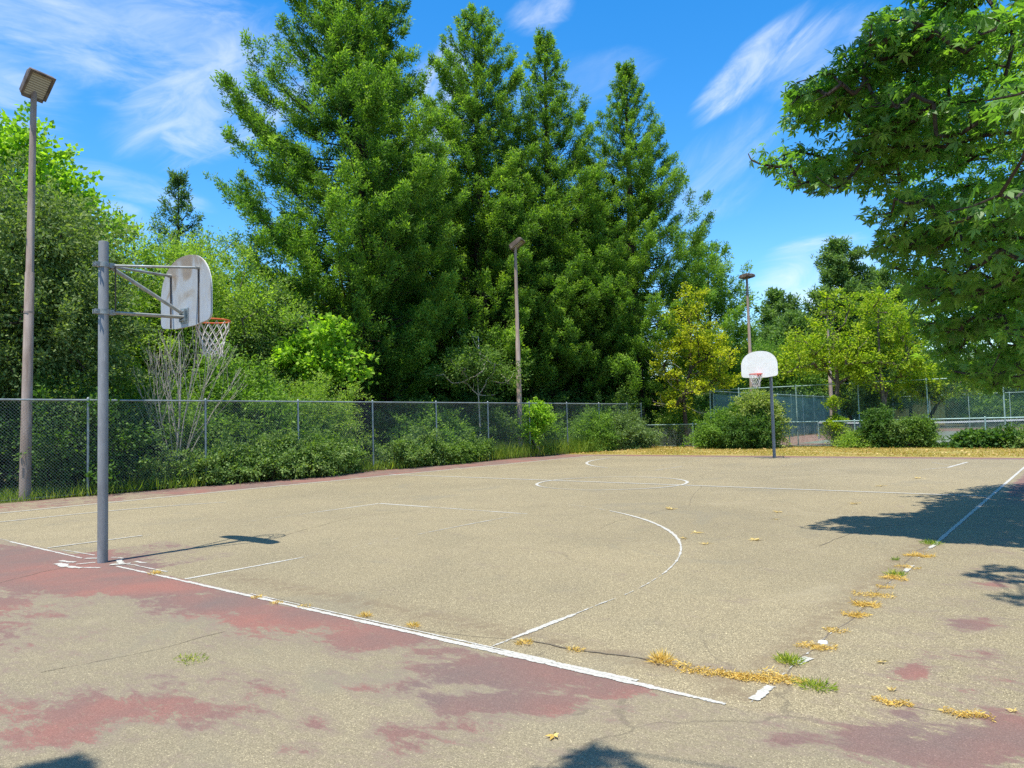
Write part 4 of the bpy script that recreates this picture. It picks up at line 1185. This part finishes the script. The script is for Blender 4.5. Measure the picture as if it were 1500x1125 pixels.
# grass strip
n = 52000
xy = np.stack([rg.uniform(-10.1, 14, n), END+.03+(33.9-END)*rg.random(n)], 1)
cl = np.sin(xy[:, 0]*1.3+np.sin(xy[:, 1]*2.1)*1.5)*np.sin(xy[:, 1]*1.1+.7*np.sin(xy[:, 0]*.8))
xy = xy[cl+rg.normal(size=n)*.5 > -.35]
o = blades('grass', xy, .07, .016, MAT['lawn'], 10, .7); tag(o, 'dry yellow-green grass strip beyond the far end of the court', 'grass')
n = 2600
lx = np.stack([rg.uniform(-10, 14, n), END+.1+9*rg.random(n)**1.0], 1)
P = np.concatenate([lx, np.full((n, 1), .035)], 1)
D = rg.normal(size=(n, 3)); D[:, 2] *= .3
Nn = rg.normal(size=(n, 3))*.35; Nn[:, 2] = 1
V = leaf_cards(P, D, Nn, rg.uniform(.05, .12, n), rg.uniform(.04, .09, n)); V[:, 2] = np.maximum(V[:, 2], .004)
o = foliage('leaf_litter', V, rg.random(n), MAT['litter'], None); o['kind'] = 'stuff'; tag(o, 'dry brown leaves strewn over the grass strip', 'leaves')

# ------------------------------------------------------------------ trees and shrubs, right
tree('golden_tree', 'golden yellow leaning tree with scraggly hanging twigs at the end of the tall fence', 'tree', tuple(gxy(1008, 39.5)),
     [B(.35, .2, 6.0, 1.2, 1.2, 1.7), B(1.2, .8, 4.8, 1.1, 1.1, 1.2), B(-.7, -.5, 5.0, .8, .8, 1.5), B(.3, .2, 7.8, .7, .7, .9), B(.2, 0, 3.5, 1.2, 1.1, .9), B(-.3, -.2, 2.4, .8, .8, .7), B(1.5, 1.0, 3.6, .6, .6, .5)],
     MAT['gold'], MAT['bark_dark'], 135, 56, .21, .13, .085, 101, tr=.15, trunk=[(.1, 0, -.1), (-.15, 0, 1.2), (-.2, -.1, 2.6), (.2, .1, 4.2), (.3, .2, 6.6)], inner=.2)
mb = MB()
for (x, y, z, dx, dy, dz, ln_) in ((-.2, -.1, 3.0, -1, -.7, .5, 1.3), (-.3, -.2, 3.6, -1, -.8, .3, 1.5), (-.2, -.1, 4.2, -.9, -.6, .6, 1.3), (0, 0, 2.6, -.8, -.6, -.2, 1.1), (.3, .2, 2.8, 1, .8, -.1, 1.0), (-.1, 0, 2.2, .5, .5, -.4, .9)):
    shoots(mb, np.array([x, y, z]), norm(np.array([dx, dy, dz])), .02, ln_, 2)
gt = [o for o in COL.objects if o.name.startswith('golden_tree')][0]
mb.build('bare_twigs', MAT['twig'], gt, True)
shr('large_bush', 'broad bright green bush at the low fence left of the far hoop', *gxy(1070, 36.3)[:2], [B(0, 0, .9, 1.1, .9, .85), B(-.6, -.3, .6, .9, .8, .6), B(.5, .2, 1.3, .7, .7, .7)], 'bgreen', 280, 80, .22, .13, .05, 102)
shr('large_bush', 'tall pale-topped bush directly under the far backboard', *gxy(1108, 35.5)[:2], [B(0, 0, 1.9, .62, .6, .85), B(0, 0, 1.0, .85, .8, .95), B(.45, .2, 1.2, .6, .6, 1.0)], 'vari', 270, 80, .20, .12, .055, 103)
shr('large_bush', 'dark green low front lobe of bushes beside the far hoop pole', *gxy(1092, 35.0)[:2], [B(0, 0, .7, 1.0, .6, .7), B(.5, .3, 1.0, .6, .5, .8)], 'dshrub', 200, 80, .20, .12, .055, 104)
tree('ivy_tree', 'yellow-green tree with an ivy-wrapped trunk beside the distant floodlight pole', 'tree', tuple(gxy(1225, 35.1)),
     [B(.1, 0, 6.2, 1.0, 1.0, 1.2), B(-1.1, -.6, 4.5, 1.3, 1.2, .9), B(1.2, .6, 4.5, 1.2, 1.2, .9), B(0, 0, 4.3, 1.4, 1.3, .9), B(-1.9, -1.2, 3.9, .9, .9, .6)],
     MAT['ygreen'], MAT['bark'], 115, 56, .22, .13, .09, 105, tr=.15, trunk=[(0, 0, -.1), (-.05, 0, 1.6), (.15, 0, 3.0), (.1, 0, 4.4), (.05, 0, 5.4)], inner=.2)
o = tree('ivy', 'ivy and weeds climbing the foot of the yellow-green tree by the tennis fence', 'ivy', tuple(gxy(1224, 34.7)), [B(0, -.15, .6, .45, .35, .6), B(0, -.1, 1.6, .25, .25, 1.0), B(.5, -.2, .3, .7, .4, .3)],
     MAT['ygreen'], MAT['bark'], 80, 60, .14, .09, .06, 106, stems=2)
tree('yellow_green_tree', 'broad yellow-green tree behind the ivy-wrapped one, below the tall dark conifer', 'tree', tuple(gxy(1294, 33.9)),
     [B(0, 0, 5.7, 1.1, 1.1, 1.6), B(-1.0, -.6, 4.3, 1.0, .9, 1.0), B(1.1, .7, 4.5, 1.1, 1.0, 1.2), B(.1, 0, 3.6, 1.5, 1.3, 1.0)], MAT['ygreen'], MAT['bark'], 130, 56, .22, .13, .085, 107, tr=.13)
tree('yellow_green_tree', 'small yellow-green tree right of the far backboard, in front of the distant conifers', 'tree', tuple(gxy(1176, 63)),
     [B(0, 0, 6.0, 1.8, 1.7, 1.9), B(-1.4, -.9, 4.8, 1.6, 1.4, 1.5), B(1.4, .9, 5.0, 1.6, 1.4, 1.7), B(0, 0, 3, 1.9, 1.7, 1.5)], MAT['ygreen'], MAT['bark'], 200, 62, .30, .19, .11, 108, tr=.14)
tree('green_tree', 'mid green rounded tree directly behind the far backboard', 'tree', tuple(gxy(1118, 62)),
     [B(0, 0, 5.2, 2.6, 2.4, 2.6), B(-2.0, -1, 4.2, 2.0, 2.0, 2.2), B(2.2, 1, 4.0, 2.0, 2.0, 2.2)], MAT['bgreen'], MAT['bark_dark'], 380, 62, .36, .20, .10, 109, tr=.2)
tree('twisted_tree', 'small tree with a dark twisted trunk behind the tennis fence, fresh green to yellow leaves', 'tree', tuple(gxy(1366, 33.9)),
     [B(.3, .1, 3.1, 1.0, .9, .45), B(-.3, 0, 2.6, .7, .7, .4), B(1.2, .5, 2.7, .8, .8, .4)], MAT['ygreen'], MAT['bark_dark'], 90, 55, .20, .13, .08, 110, tr=.14,
     trunk=[(-.15, 0, -.1), (.05, 0, .7), (-.1, 0, 1.3), (.3, 0, 2.0), (.35, 0, 2.8)])
tree('spreading_tree', 'spreading fresh green tree beyond the tennis fence left of the yellow building', 'tree', tuple(gxy(1335, 72)),
     [B(0, 0, 4.6, 3.4, 3.0, 1.7), B(-2.4, -1.2, 3.8, 2.2, 2.0, 1.5), B(2.5, 1.3, 4.2, 2.4, 2.1, 1.5), B(0, 0, 6.4, 2.6, 2.4, 1.7)], MAT['bgreen'], MAT['bark_dark'], 340, 62, .42, .19, .11, 111, tr=.17)
tree('spreading_tree', 'green tree with a thick dark trunk in front of the yellow building', 'tree', tuple(gxy(1421, 73)),
     [B(0, 0, 5.0, 3.4, 3.0, 2.0), B(-2.6, -1.3, 4.8, 2.2, 2.0, 1.5), B(2.8, 1.4, 4.6, 2.4, 2.2, 1.6)], MAT['shrub'], MAT['bark_dark'], 330, 62, .40, .24, .14, 112, tr=.42)
tree('round_tree', 'dense green tree at the right edge beyond the tennis net', 'tree', tuple(gxy(1492, 70)),
     [B(0, 0, 4.2, 3.0, 2.8, 2.6), B(-2.0, -1, 3.2, 2.0, 2.0, 1.8), B(2.4, 1, 3.6, 2.2, 2.2, 2.2)], MAT['bgreen'], MAT['bark_dark'], 360, 62, .38, .22, .12, 113, tr=.2)
shr('hedge_shrub', 'rounded green hedge shrub beyond the tennis net left of the right edge', *gxy(1458, 69)[:2], [B(0, 0, 1.3, 2.4, 1.4, 1.3), B(2.2, .8, 1.2, 2.0, 1.4, 1.2)], 'shrub', 190, 60, .30, .19, .11, 114)
FB = 'small shrubs along the low fence'
shr('small_shrub', 'upright dark green shrub at the low fence, tallest of its row', *gxy(1288, 32.6)[:2], [B(0, 0, .95, .48, .45, .75), B(.1, 0, .4, .7, .5, .4), B(-.25, 0, .5, .5, .4, .45)], 'dshrub', 190, 70, .15, .11, .055, 115, group=FB)
shr('small_shrub', 'loose greyish shrub between two darker ones at the low fence', *gxy(1318, 32.0)[:2], [B(0, 0, .5, .6, .45, .5)], 'bramble', 90, 60, .16, .10, .05, 116, group=FB)
shr('small_shrub', 'rounded fresh green shrub at the low fence by the twisted trunk', *gxy(1342, 31.6)[:2], [B(0, 0, .55, .6, .45, .55), B(.1, 0, .9, .35, .3, .35)], 'shrub', 120, 65, .16, .10, .05, 117, group=FB)
shr('small_shrub', 'low broad-leaved dark green shrub at the low fence near the right edge', *gxy(1447, 29.9)[:2], [B(0, 0, .28, 1.1, .45, .28), B(-.7, 0, .22, .6, .4, .22), B(.7, .1, .24, .6, .4, .24)], 'dshrub', 130, 40, .17, .17, .12, 118, group=FB, upb=1.2)
shr('small_shrub', 'dry brownish shrub at the right edge of the grass strip', *gxy(1492, 29.3)[:2], [B(0, 0, .3, .5, .4, .3)], 'bramble', 50, 60, .17, .10, .045, 119, group=FB)
shr('small_shrub', 'low pale green weeds by the ivy-covered trunk at the low fence', *gxy(1255, 32.9)[:2], [B(0, 0, .26, .8, .35, .28)], 'willow', 80, 60, .15, .10, .035, 120, group=FB)

# far-off wood: one mass closing the view behind everything
rg = np.random.default_rng(77)
n = 4200
C = []
for i in range(n):
    q = rg.random()
    if q < .12: C.append((rg.uniform(-28, -9.5), rg.uniform(62, 96), 0)); h = 7
    elif q < .66: C.append((rg.uniform(-44, -27), rg.uniform(-12, 62), 0)); h = 11.5
    else: C.append((rg.uniform(-40, 60), rg.uniform(96, 112), 0)); h = 6.5
    C[-1] = (C[-1][0], C[-1][1], h*rg.random()**.8*(.75+.25*math.sin(C[-1][0]*.45+C[-1][1]*.33)))
C = np.array(C)
V, tint = clump_leaves(C, norm(rg.normal(size=(n, 3))), 55, .75, .42, .26, rg, .1, .6)
V[:, 2] = np.maximum(V[:, 2], .02)
o = foliage('distant_woods', V, tint, MAT['dshrub'], None); o['kind'] = 'stuff'; tag(o, 'dim green woods closing the view far behind the fences', 'woods')

# ------------------------------------------------------------------ overhanging maple at the right
SIL = [(1336, -30), (1322, 4), (1275, 14), (1262, 40), (1218, 72), (1196, 108), (1146, 118), (1150, 160), (1142, 182), (1100, 212), (1094, 232), (1118, 262), (1150, 275), (1192, 286),
       (1252, 278), (1262, 300), (1254, 312), (1282, 345), (1272, 372), (1300, 395), (1318, 430), (1330, 470), (1326, 505), (1346, 545), (1376, 566), (1392, 590), (1408, 572), (1440, 574), (1462, 588), (1480, 565), (1504, 570), (1800, 600), (1800, -400), (1336, -400)]
SHA = [[(1160, 773), (1232, 757), (1262, 754), (1290, 752), (1345, 750), (1352, 743), (1300, 735), (1250, 724), (1262, 716), (1342, 713), (1420, 712), (1462, 706), (1500, 702), (1700, 695), (1700, 806), (1500, 803), (1465, 800), (1380, 795), (1330, 786), (1235, 781)],
       [(1440, 691), (1500, 686), (1700, 684), (1700, 692), (1500, 693)], [(1412, 843), (1455, 822), (1500, 824), (1700, 815), (1700, 870), (1500, 860)], [(1440, 873), (1470, 868), (1500, 874), (1700, 860), (1700, 905), (1500, 892)],
       [(812, 1117), (842, 1102), (866, 1088), (885, 1096), (926, 1106), (944, 1116), (958, 1126), (950, 1400), (800, 1400)], [(28, 1125), (90, 1111), (122, 1106), (136, 1114), (130, 1400), (-40, 1400)]]
rng = np.random.default_rng(404)
TR = np.array([13.2, 5.2, 0.])
def maple_ok(P):
    x, y, z = proj(P)
    infr = (z > .3) & (x > -40) & (x < 1540) & (y > -40) & (y < 1165)
    ok = ~infr | (poly_in(x, y, SIL) & (z > 4.4))
    G = P.copy(); G[:, 1] += .2756*P[:, 2]; G[:, 2] = 0
    gx, gy, gz = proj(G)
    ginf = (gz > .3) & (gx > -5) & (gx < 1505) & (gy > 0) & (gy < 1130)
    insh = np.zeros(len(P), bool)
    for q in SHA: insh |= poly_in(gx, gy, q)
    return ok & (~ginf | insh), infr
K = 60000
E_ = [(12.6, 7.0, 5.2, 6.6, 7.6, 4.2), (11.0, -1.5, 6.6, 6.0, 4.6, 2.3), (6.0, -4.1, 6.4, 1.5, 1.2, .8), (9.3, 10.0, 3.3, 2.2, 4.5, 1.7), (9.0, 11.0, 2.9, 1.8, 3.5, 1.1), (8.4, 7.0, 4.6, 1.8, 3.0, 1.6), (6.8, 5.5, 5.0, 1.5, 1.3, 1.0), (7.2, 6.2, 6.2, 1.5, 1.9, 1.2)]
cand = []
for (a, b, c, ra_, rb_, rc2) in E_:
    d = norm(rng.normal(size=(K, 3))); r = rng.uniform(.15, 1, K)**(1/2.4)
    cand.append(np.array([a, b, c])+d*r[:, None]*np.array([ra_, rb_, rc2]))
cand = np.concatenate(cand)
cand = cand[(cand[:, 2] > 1.7)]
ok, infr = maple_ok(cand)
cand = cand[ok]; infr = infr[ok]
vis = cand[infr]; hid = cand[~infr]
hid = hid[np.linalg.norm(hid-CAM, axis=1) > 2.6]
def spread(C, dmin):
    keep = []
    A = np.zeros((0, 3))
    for c in C:
        if len(A) == 0 or np.min(((A-c)**2).sum(1)) > dmin*dmin:
            A = np.vstack([A, c]); keep.append(c)
    return A
def layered(Q, dmin, rh, rv):
    S = spread(Q[rng.permutation(len(Q))[:2500]], dmin)
    d = ((Q[:, None, :2]-S[None, :, :2])**2).sum(2)/rh**2+((Q[:, None, 2]+.16*np.sqrt(((Q[:, None, :2]-S[None, :, :2])**2).sum(2))-S[None, :, 2])/rv)**2
    return Q[d.min(1) < 1]
vis = layered(vis[rng.permutation(len(vis))[:14000]], .78, .56, .17)
vis = vis[rng.permutation(len(vis))[:3800]]
hx = hid.copy(); hx[:, 1] += .2756*hx[:, 2]; hx[:, 2] = 0
gx, gy, gz = proj(hx)
shf = (gz > .3) & (gx > 0) & (gx < 1500) & (gy > 0) & (gy < 1125)
hs1 = hid[shf]; low = gy[shf] > 1075; hs2 = hid[~shf]
hs1 = hs1[rng.permutation(len(hs1))[:440]]; hs2 = layered(hs2[rng.permutation(len(hs2))[:6000]], 1.5, .9, .22); hs2 = hs2[rng.permutation(len(hs2))[:420]]
tw = np.concatenate([spread(vis, .16), spread(hs1, .16), spread(hs2, .3)])
root = thing('maple_tree', 'large maple with star-shaped leaves overhanging the court from the right edge', 'tree', tuple(TR))
rel = tw-TR
A, par, rad = skeleton([(0, 0, -.2), (-.05, 0, .9), (-.1, .1, 2.0), (-.1, .2, 3.4), (0, .2, 5.0), (0, .3, 7.0)], rel, .5, .005, .0062)
rad[:6] = [.34, .27, .24, .20, .15, .08]; rad[6:] = np.minimum(rad[6:], .022)
Gs = A+TR; Gs[:, 1] += .2756*Gs[:, 2]; Gs[:, 2] = 0
qx, qy, qz = proj(Gs)
thin = ((Gs[:, 0] < 12.5) & (Gs[:, 1] < 1.8)); rad[thin] = np.minimum(rad[thin], .007)
mb = MB(); skin(mb, A, par, rad, 5, 0, 14, 6); mb.build('trunk', MAT['bark_dark'], root, True)
per = 13
k = np.repeat(np.arange(len(tw)), per); n = len(k)
outw = norm(rel*np.array([1, 1, .25])+np.array([0, 0, -1.0]))
tdir = norm(outw+rng.normal(size=outw.shape)*.5+np.array([0, 0, -.15]))
s = rng.uniform(-.22, .20, n)
P = rel[k]+tdir[k]*s[:, None]+rng.normal(size=(n, 3))*.075
D = norm(tdir[k]*.8+rng.normal(size=(n, 3))*.6+np.array([0, 0, -.35]))
Nn = rng.normal(size=(n, 3))*.42+np.array([0, 0, 1.0])
good, _ = maple_ok(P+D*.06+TR)
g2, _ = maple_ok(P+TR+np.array([0, 0, .0]))
kp = good & g2
k, P, D, Nn = k[kp], P[kp], D[kp], Nn[kp]
size = rng.uniform(.075, .145, len(P))
V = star_leaves(P, D, Nn, size, rng)
ct = rng.random(len(tw))
tint = np.clip(.45+(ct[k]-.5)*.45+rng.normal(size=len(P))*.16, 0, 1)
foliage('crown', V, np.repeat(tint, 5), MAT['maple'], root)

# ------------------------------------------------------------------ tufts, leaves and scraps on the asphalt
def tuft(name, label, px, py, r, h, n, mat, seed, group=None, rx=1.0):
    straw = name.startswith('straw')
    g_ = gnd(px, py)
    rg = np.random.default_rng(seed)
    a = rg.random(n)*2*math.pi; q = rg.random(n)**.7*r
    xy = np.stack([np.cos(a)*q*rx, np.sin(a)*q], 1)
    P = np.concatenate([xy, np.full((n, 1), .003)], 1)
    D = np.concatenate([xy/r*1.1+rg.normal(size=(n, 2))*.55, rg.uniform(.25, 1.0, (n, 1))], 1)
    if straw:
        n = int(n*1.35); xy = np.zeros((n, 2)); P = np.zeros((n, 3))
        a = np.clip(rg.normal(size=(n, 2)), -1.6, 1.6)*[rx, .6]; P[:, :2] = a*r*.66; P[:, 2] = .003+rg.random(n)**2*.02
        P[:, 1] += .02*np.sin(P[:, 0]*40+seed)
        D = rg.normal(size=(n, 3)); D[:, 2] = np.where(rg.random(n) < .12, .9, D[:, 2]*.22); h = max(h, .026)
    Nn = rg.normal(size=(n, 3))*.5
    V = leaf_cards(P, D, Nn, h*rg.uniform(.5, 1.3, n), .0055*rg.uniform(.7, 1.4, n)); V[:, 2] = np.maximum(V[:, 2], .003)
    o = foliage(name, V, np.clip(rg.normal(size=n)*.25+.5, 0, 1), mat, None)
    o.location = (g_[0], g_[1], 0.001)
    o.rotation_euler = (0, 0, rg.uniform(-.3, .3))
    tag(o, label, 'weed tuft', group)
    return o
DS = ('dry golden straw clump in the crack inside the near right court corner', 'dry straw clumps in the corner crack')
for i, (x, y, r, h, n) in enumerate(((985, 974, .07, .022, 120), (1018, 984, .07, .022, 140), (1050, 988, .075, .025, 170), (1078, 992, .06, .03, 170), (1100, 994, .075, .022, 190), (1125, 997, .08, .028, 210), (1145, 994, .08, .03, 190))):
    tuft('straw_clump', DS[0], x, y, r, h, n, MAT['drygrass'], 200+i, DS[1], 1.5)
tuft('weed_tuft', 'upright spiky golden grass tuft at the left end of the corner crack', 968, 969, .06, .07, 150, MAT['drygrass'], 220)
DL = ('dry golden straw clump along the worn right side line', 'dry straw clumps along the side line')
for i, (x, y, r, h, n) in enumerate(((1195, 949, .09, .02, 260), (1253, 902, .07, .04, 200), (1267, 887, .07, .05, 220), (1280, 873, .12, .018, 260), (1310, 848, .07, .05, 170), (1330, 832, .08, .02, 140), (1347, 815, .10, .06, 200), (1225, 925, .06, .02, 100), (1296, 861, .05, .02, 80))):
    tuft('straw_clump', DL[0], x, y, r, h, n, MAT['drygrass'], 230+i, DL[1], 1.2)
DR = ('dry golden straw patch on the bare asphalt near the bottom right corner', 'straw patches near the bottom right')
for i, (x, y, r, n) in enumerate(((1307, 1031, .042, 170), (1418, 1049, .05, 200))):
    tuft('straw_patch', DR[0], x, y, r, .025, n, MAT['drygrass'], 250+i, DR[1], 2.0)
DB = ('small dry weed in the crack along the near base line', 'small weeds along the base line')
for i, (x, y, r, h, n) in enumerate(((377, 876, .05, .03, 70), (405, 884, .05, .03, 60), (447, 889, .06, .02, 60), (535, 903, .05, .04, 90), (605, 918, .05, .04, 80), (768, 943, .05, .04, 90), (842, 953, .06, .025, 90), (228, 841, .06, .05, 80))):
    tuft('small_weed', DB[0], x, y, r, h, n, MAT['drygrass'], 260+i, DB[1])
tuft('weed_tuft', 'green tuft with golden tips beside the white scrap at the near right corner', 1157, 970, .075, .055, 240, MAT['greentuft'], 280)
tuft('weed_tuft', 'low spreading green weed outside the near right corner of the court', 1193, 1006, .085, .04, 260, MAT['greentuft'], 281, None, 1.3)
tuft('weed_tuft', 'fresh green tuft on the side line where the tree shadow ends', 1364, 797, .10, .06, 220, MAT['grassblade'], 282)
tuft('weed_tuft', 'green tuft half dry on the side line, second from the tree shadow', 1312, 843, .075, .06, 150, MAT['greentuft'], 283)
tuft('weed_tuft', 'lone small green weed on the asphalt left of the side line tufts', 1312, 821, .03, .05, 40, MAT['grassblade'], 284)
tuft('weed_tuft', 'lone flat yellow-green weed on the worn red asphalt at the left', 279, 967, .09, .03, 120, MAT['greentuft'], 285, None, 1.5)

def fallen_leaf(label, px, py, size, seed, group=None, mat='deadleaf'):
    g_ = gnd(px, py)
    rg = np.random.default_rng(seed)
    P = np.zeros((1, 3)); a = rg.random()*6.28
    D = np.array([[math.cos(a), math.sin(a), .15]]); Nn = np.array([[rg.normal()*.3, rg.normal()*.3, 1]])
    V = star_leaves(P, D, Nn, np.array([size]), rg)
    # curled lobes and a stalk
    V[:, 2] = np.abs(V[:, 2])*.6+.004+.008*rg.random(len(V))
    st = np.array([[0, 0, .012], [0, 0, .018], -D[0]*size*.8+[0, 0, .014], -D[0]*size*.8+[0, .004, .008]]); st[:, 2] = np.abs(st[:, 2])
    V = np.concatenate([V, st])
    o = foliage('fallen_leaf', V, np.clip(rg.normal(size=6)*.2+.5, 0, 1), MAT[mat], None)
    o.location = (g_[0], g_[1], 0)
    tag(o, label, 'leaf', group)
    return o
FL = ('curled pale dry leaf lying on the open asphalt in mid court', 'fallen leaves in mid court')
for i, (x, y, s) in enumerate(((985, 746, .14), (979, 745, .10), (1140, 750, .13), (1019, 781, .13), (1036, 797, .10), (1003, 789, .09), (1135, 761, .07), (1292, 712, .16), (1254, 738, .15), (1105, 792, .14), (1347, 701, .16))):
    fallen_leaf(FL[0], x, y, s, 300+i, FL[1])
fallen_leaf('bright yellow fallen leaf on the asphalt at the bottom, left of the small tree shadow', 811, 1079, .055, 320, None, 'drygrass')
fallen_leaf('small pale leaf on the asphalt right of the low green weed', 1294, 971, .05, 321)
fallen_leaf('small pale leaf on the red paint near the bottom right corner', 1484, 1044, .045, 322)
fallen_leaf('narrow pale leaf on the asphalt above the straw patch at the lower right', 1307, 1013, .05, 323)
g_ = gnd(1206, 942)
mb = MB()
rr = random.Random(3)
ring = [(math.cos(a)*.038*rr.uniform(.7, 1.2), math.sin(a)*.03*rr.uniform(.7, 1.2)) for a in np.linspace(0, 6.28, 9)[:-1]]
V = [(x, y, .001) for x, y in ring]+[(x*.85, y*.85, .014) for x, y in ring]+[(0.004, 0, .019)]
mb.add(V, [(i, (i+1) % 8, 8+(i+1) % 8, 8+i) for i in range(8)]+[(8+i, 8+(i+1) % 8, 16) for i in range(8)])
o = mb.build('white_chip', MAT['white_stone']); o.location = (g_[0], g_[1], 0)
tag(o, 'white paint chip lying on the worn side line', 'chip')

# ------------------------------------------------------------------ sun and sky
SUN_EL = R_(74.6)
sun_d = bpy.data.lights.new('sun', 'SUN')
sun_d.energy = 4.3; sun_d.angle = R_(.53); sun_d.color = (1.0, .955, .88)
sun = bpy.data.objects.new('sun', sun_d); link(sun)
sd = Vector((0.0, -math.cos(SUN_EL), math.sin(SUN_EL)))     # towards the sun
sun.rotation_euler = sd.to_track_quat('Z', 'Y').to_euler()
sun.location = (0, -20, 60)

W = bpy.data.worlds.new('World'); SC.world = W; W.use_nodes = True
nt = W.node_tree; nt.nodes.clear()
sky = N(nt, 'ShaderNodeTexSky'); sky.sky_type = 'NISHITA'; sky.sun_disc = False
sky.sun_elevation = SUN_EL; sky.sun_rotation = math.pi
sky.altitude = 50; sky.air_density = 1.0; sky.dust_density = .35; sky.ozone_density = 2.2
hs = N(nt, 'ShaderNodeHueSaturation'); hs.inputs['Saturation'].default_value = 1.42; hs.inputs['Value'].default_value = 1.0
L(nt, sky.outputs[0], hs.inputs['Color'])
gen = nt.nodes.new('ShaderNodeTexCoord').outputs['Generated']
def vdot(v):
    n = nt.nodes.new('ShaderNodeVectorMath'); n.operation = 'DOT_PRODUCT'
    L(nt, gen, n.inputs[0]); n.inputs[1].default_value = tuple(v)
    return n.outputs['Value']
total = None
# cirrus streaks: centre, a point along the streak, half width, density, seed
CIRRUS = [((230, 60), (430, 95), 95, .5, 1.0), ((330, 130), (480, 60), 80, .60, 2.3), ((60, 30), (200, 60), 45, .55, 3.1),
          ((270, 180), (350, 215), 42, .62, 4.7), ((200, 275), (310, 305), 24, .42, 5.2), ((160, 320), (240, 330), 30, .60, 6.6),
          ((1110, 95), (1205, 10), 34, .72, 7.4), ((1200, 80), (1290, 20), 50, .40, 8.8), ((790, 20), (840, 5), 26, .50, 9.9),
          ((1190, 410), (1290, 380), 62, .85, 10.4), ((1060, 250), (1140, 170), 60, .28, 11.3), ((640, 170), (690, 60), 60, .62, 12.6),
          ((850, 120), (960, 90), 40, .15, 13.5), ((-150, 120), (100, 160), 120, .5, 14.2), ((1700, 200), (1900, 100), 150, .5, 15.8)]
for (cx, cy), (ex, ey), hw, den, sdd in CIRRUS:
    d0 = ray(cx, cy); d0 /= np.linalg.norm(d0)
    d1 = ray(ex, ey); d1 /= np.linalg.norm(d1)
    e1 = d1-d0*(d1@d0); ra = np.linalg.norm(e1); e1 /= ra
    e2 = np.cross(d0, e1); rb = hw/FPX
    ra *= 1.15
    a = vdot(e1/ra); b = vdot(e2/rb); cfw = vdot(d0)
    n = nt.nodes.new('ShaderNodeCombineXYZ')
    L(nt, math_n(nt, 'MULTIPLY', a, ra*4.0), n.inputs[0]); L(nt, math_n(nt, 'MULTIPLY', b, rb*12), n.inputs[1]); n.inputs[2].default_value = sdd
    wisp = noise(nt, n.outputs[0], 2.0, 10, .62, .7)
    r2 = math_n(nt, 'ADD', math_n(nt, 'MULTIPLY', a, a), math_n(nt, 'MULTIPLY', b, b))
    # soft edge moved in and out by the wisps
    rr = math_n(nt, 'MULTIPLY_ADD', math_n(nt, 'SUBTRACT', .5, wisp), 1.1, r2)
    mk = maprange(nt, rr, 1.0, .05, 0, 1)
    mk = math_n(nt, 'MULTIPLY', mk, maprange(nt, wisp, .22, .80, 0, den))
    mk = math_n(nt, 'MULTIPLY', mk, math_n(nt, 'GREATER_THAN', cfw, .2))
    total = mk if total is None else math_n(nt, 'MAXIMUM', total, mk)
col = mixc(nt, total, hs.outputs[0], (3.9, 4.25, 4.7))
bg = N(nt, 'ShaderNodeBackground'); bg.inputs['Strength'].default_value = .14
L(nt, col, bg.inputs['Color'])
wo = N(nt, 'ShaderNodeOutputWorld'); L(nt, bg.outputs[0], wo.inputs[0])

SC.view_settings.view_transform = 'Standard'
SC.view_settings.look = 'None'
SC.view_settings.exposure = 0.9
SC.view_settings.gamma = 1.0
SC.render.engine = 'CYCLES'
SC.cycles.max_bounces = 7
SC.cycles.diffuse_bounces = 3
SC.cycles.transmission_bounces = 4
SC.cycles.transparent_max_bounces = 12
SC.cycles.use_denoising = False
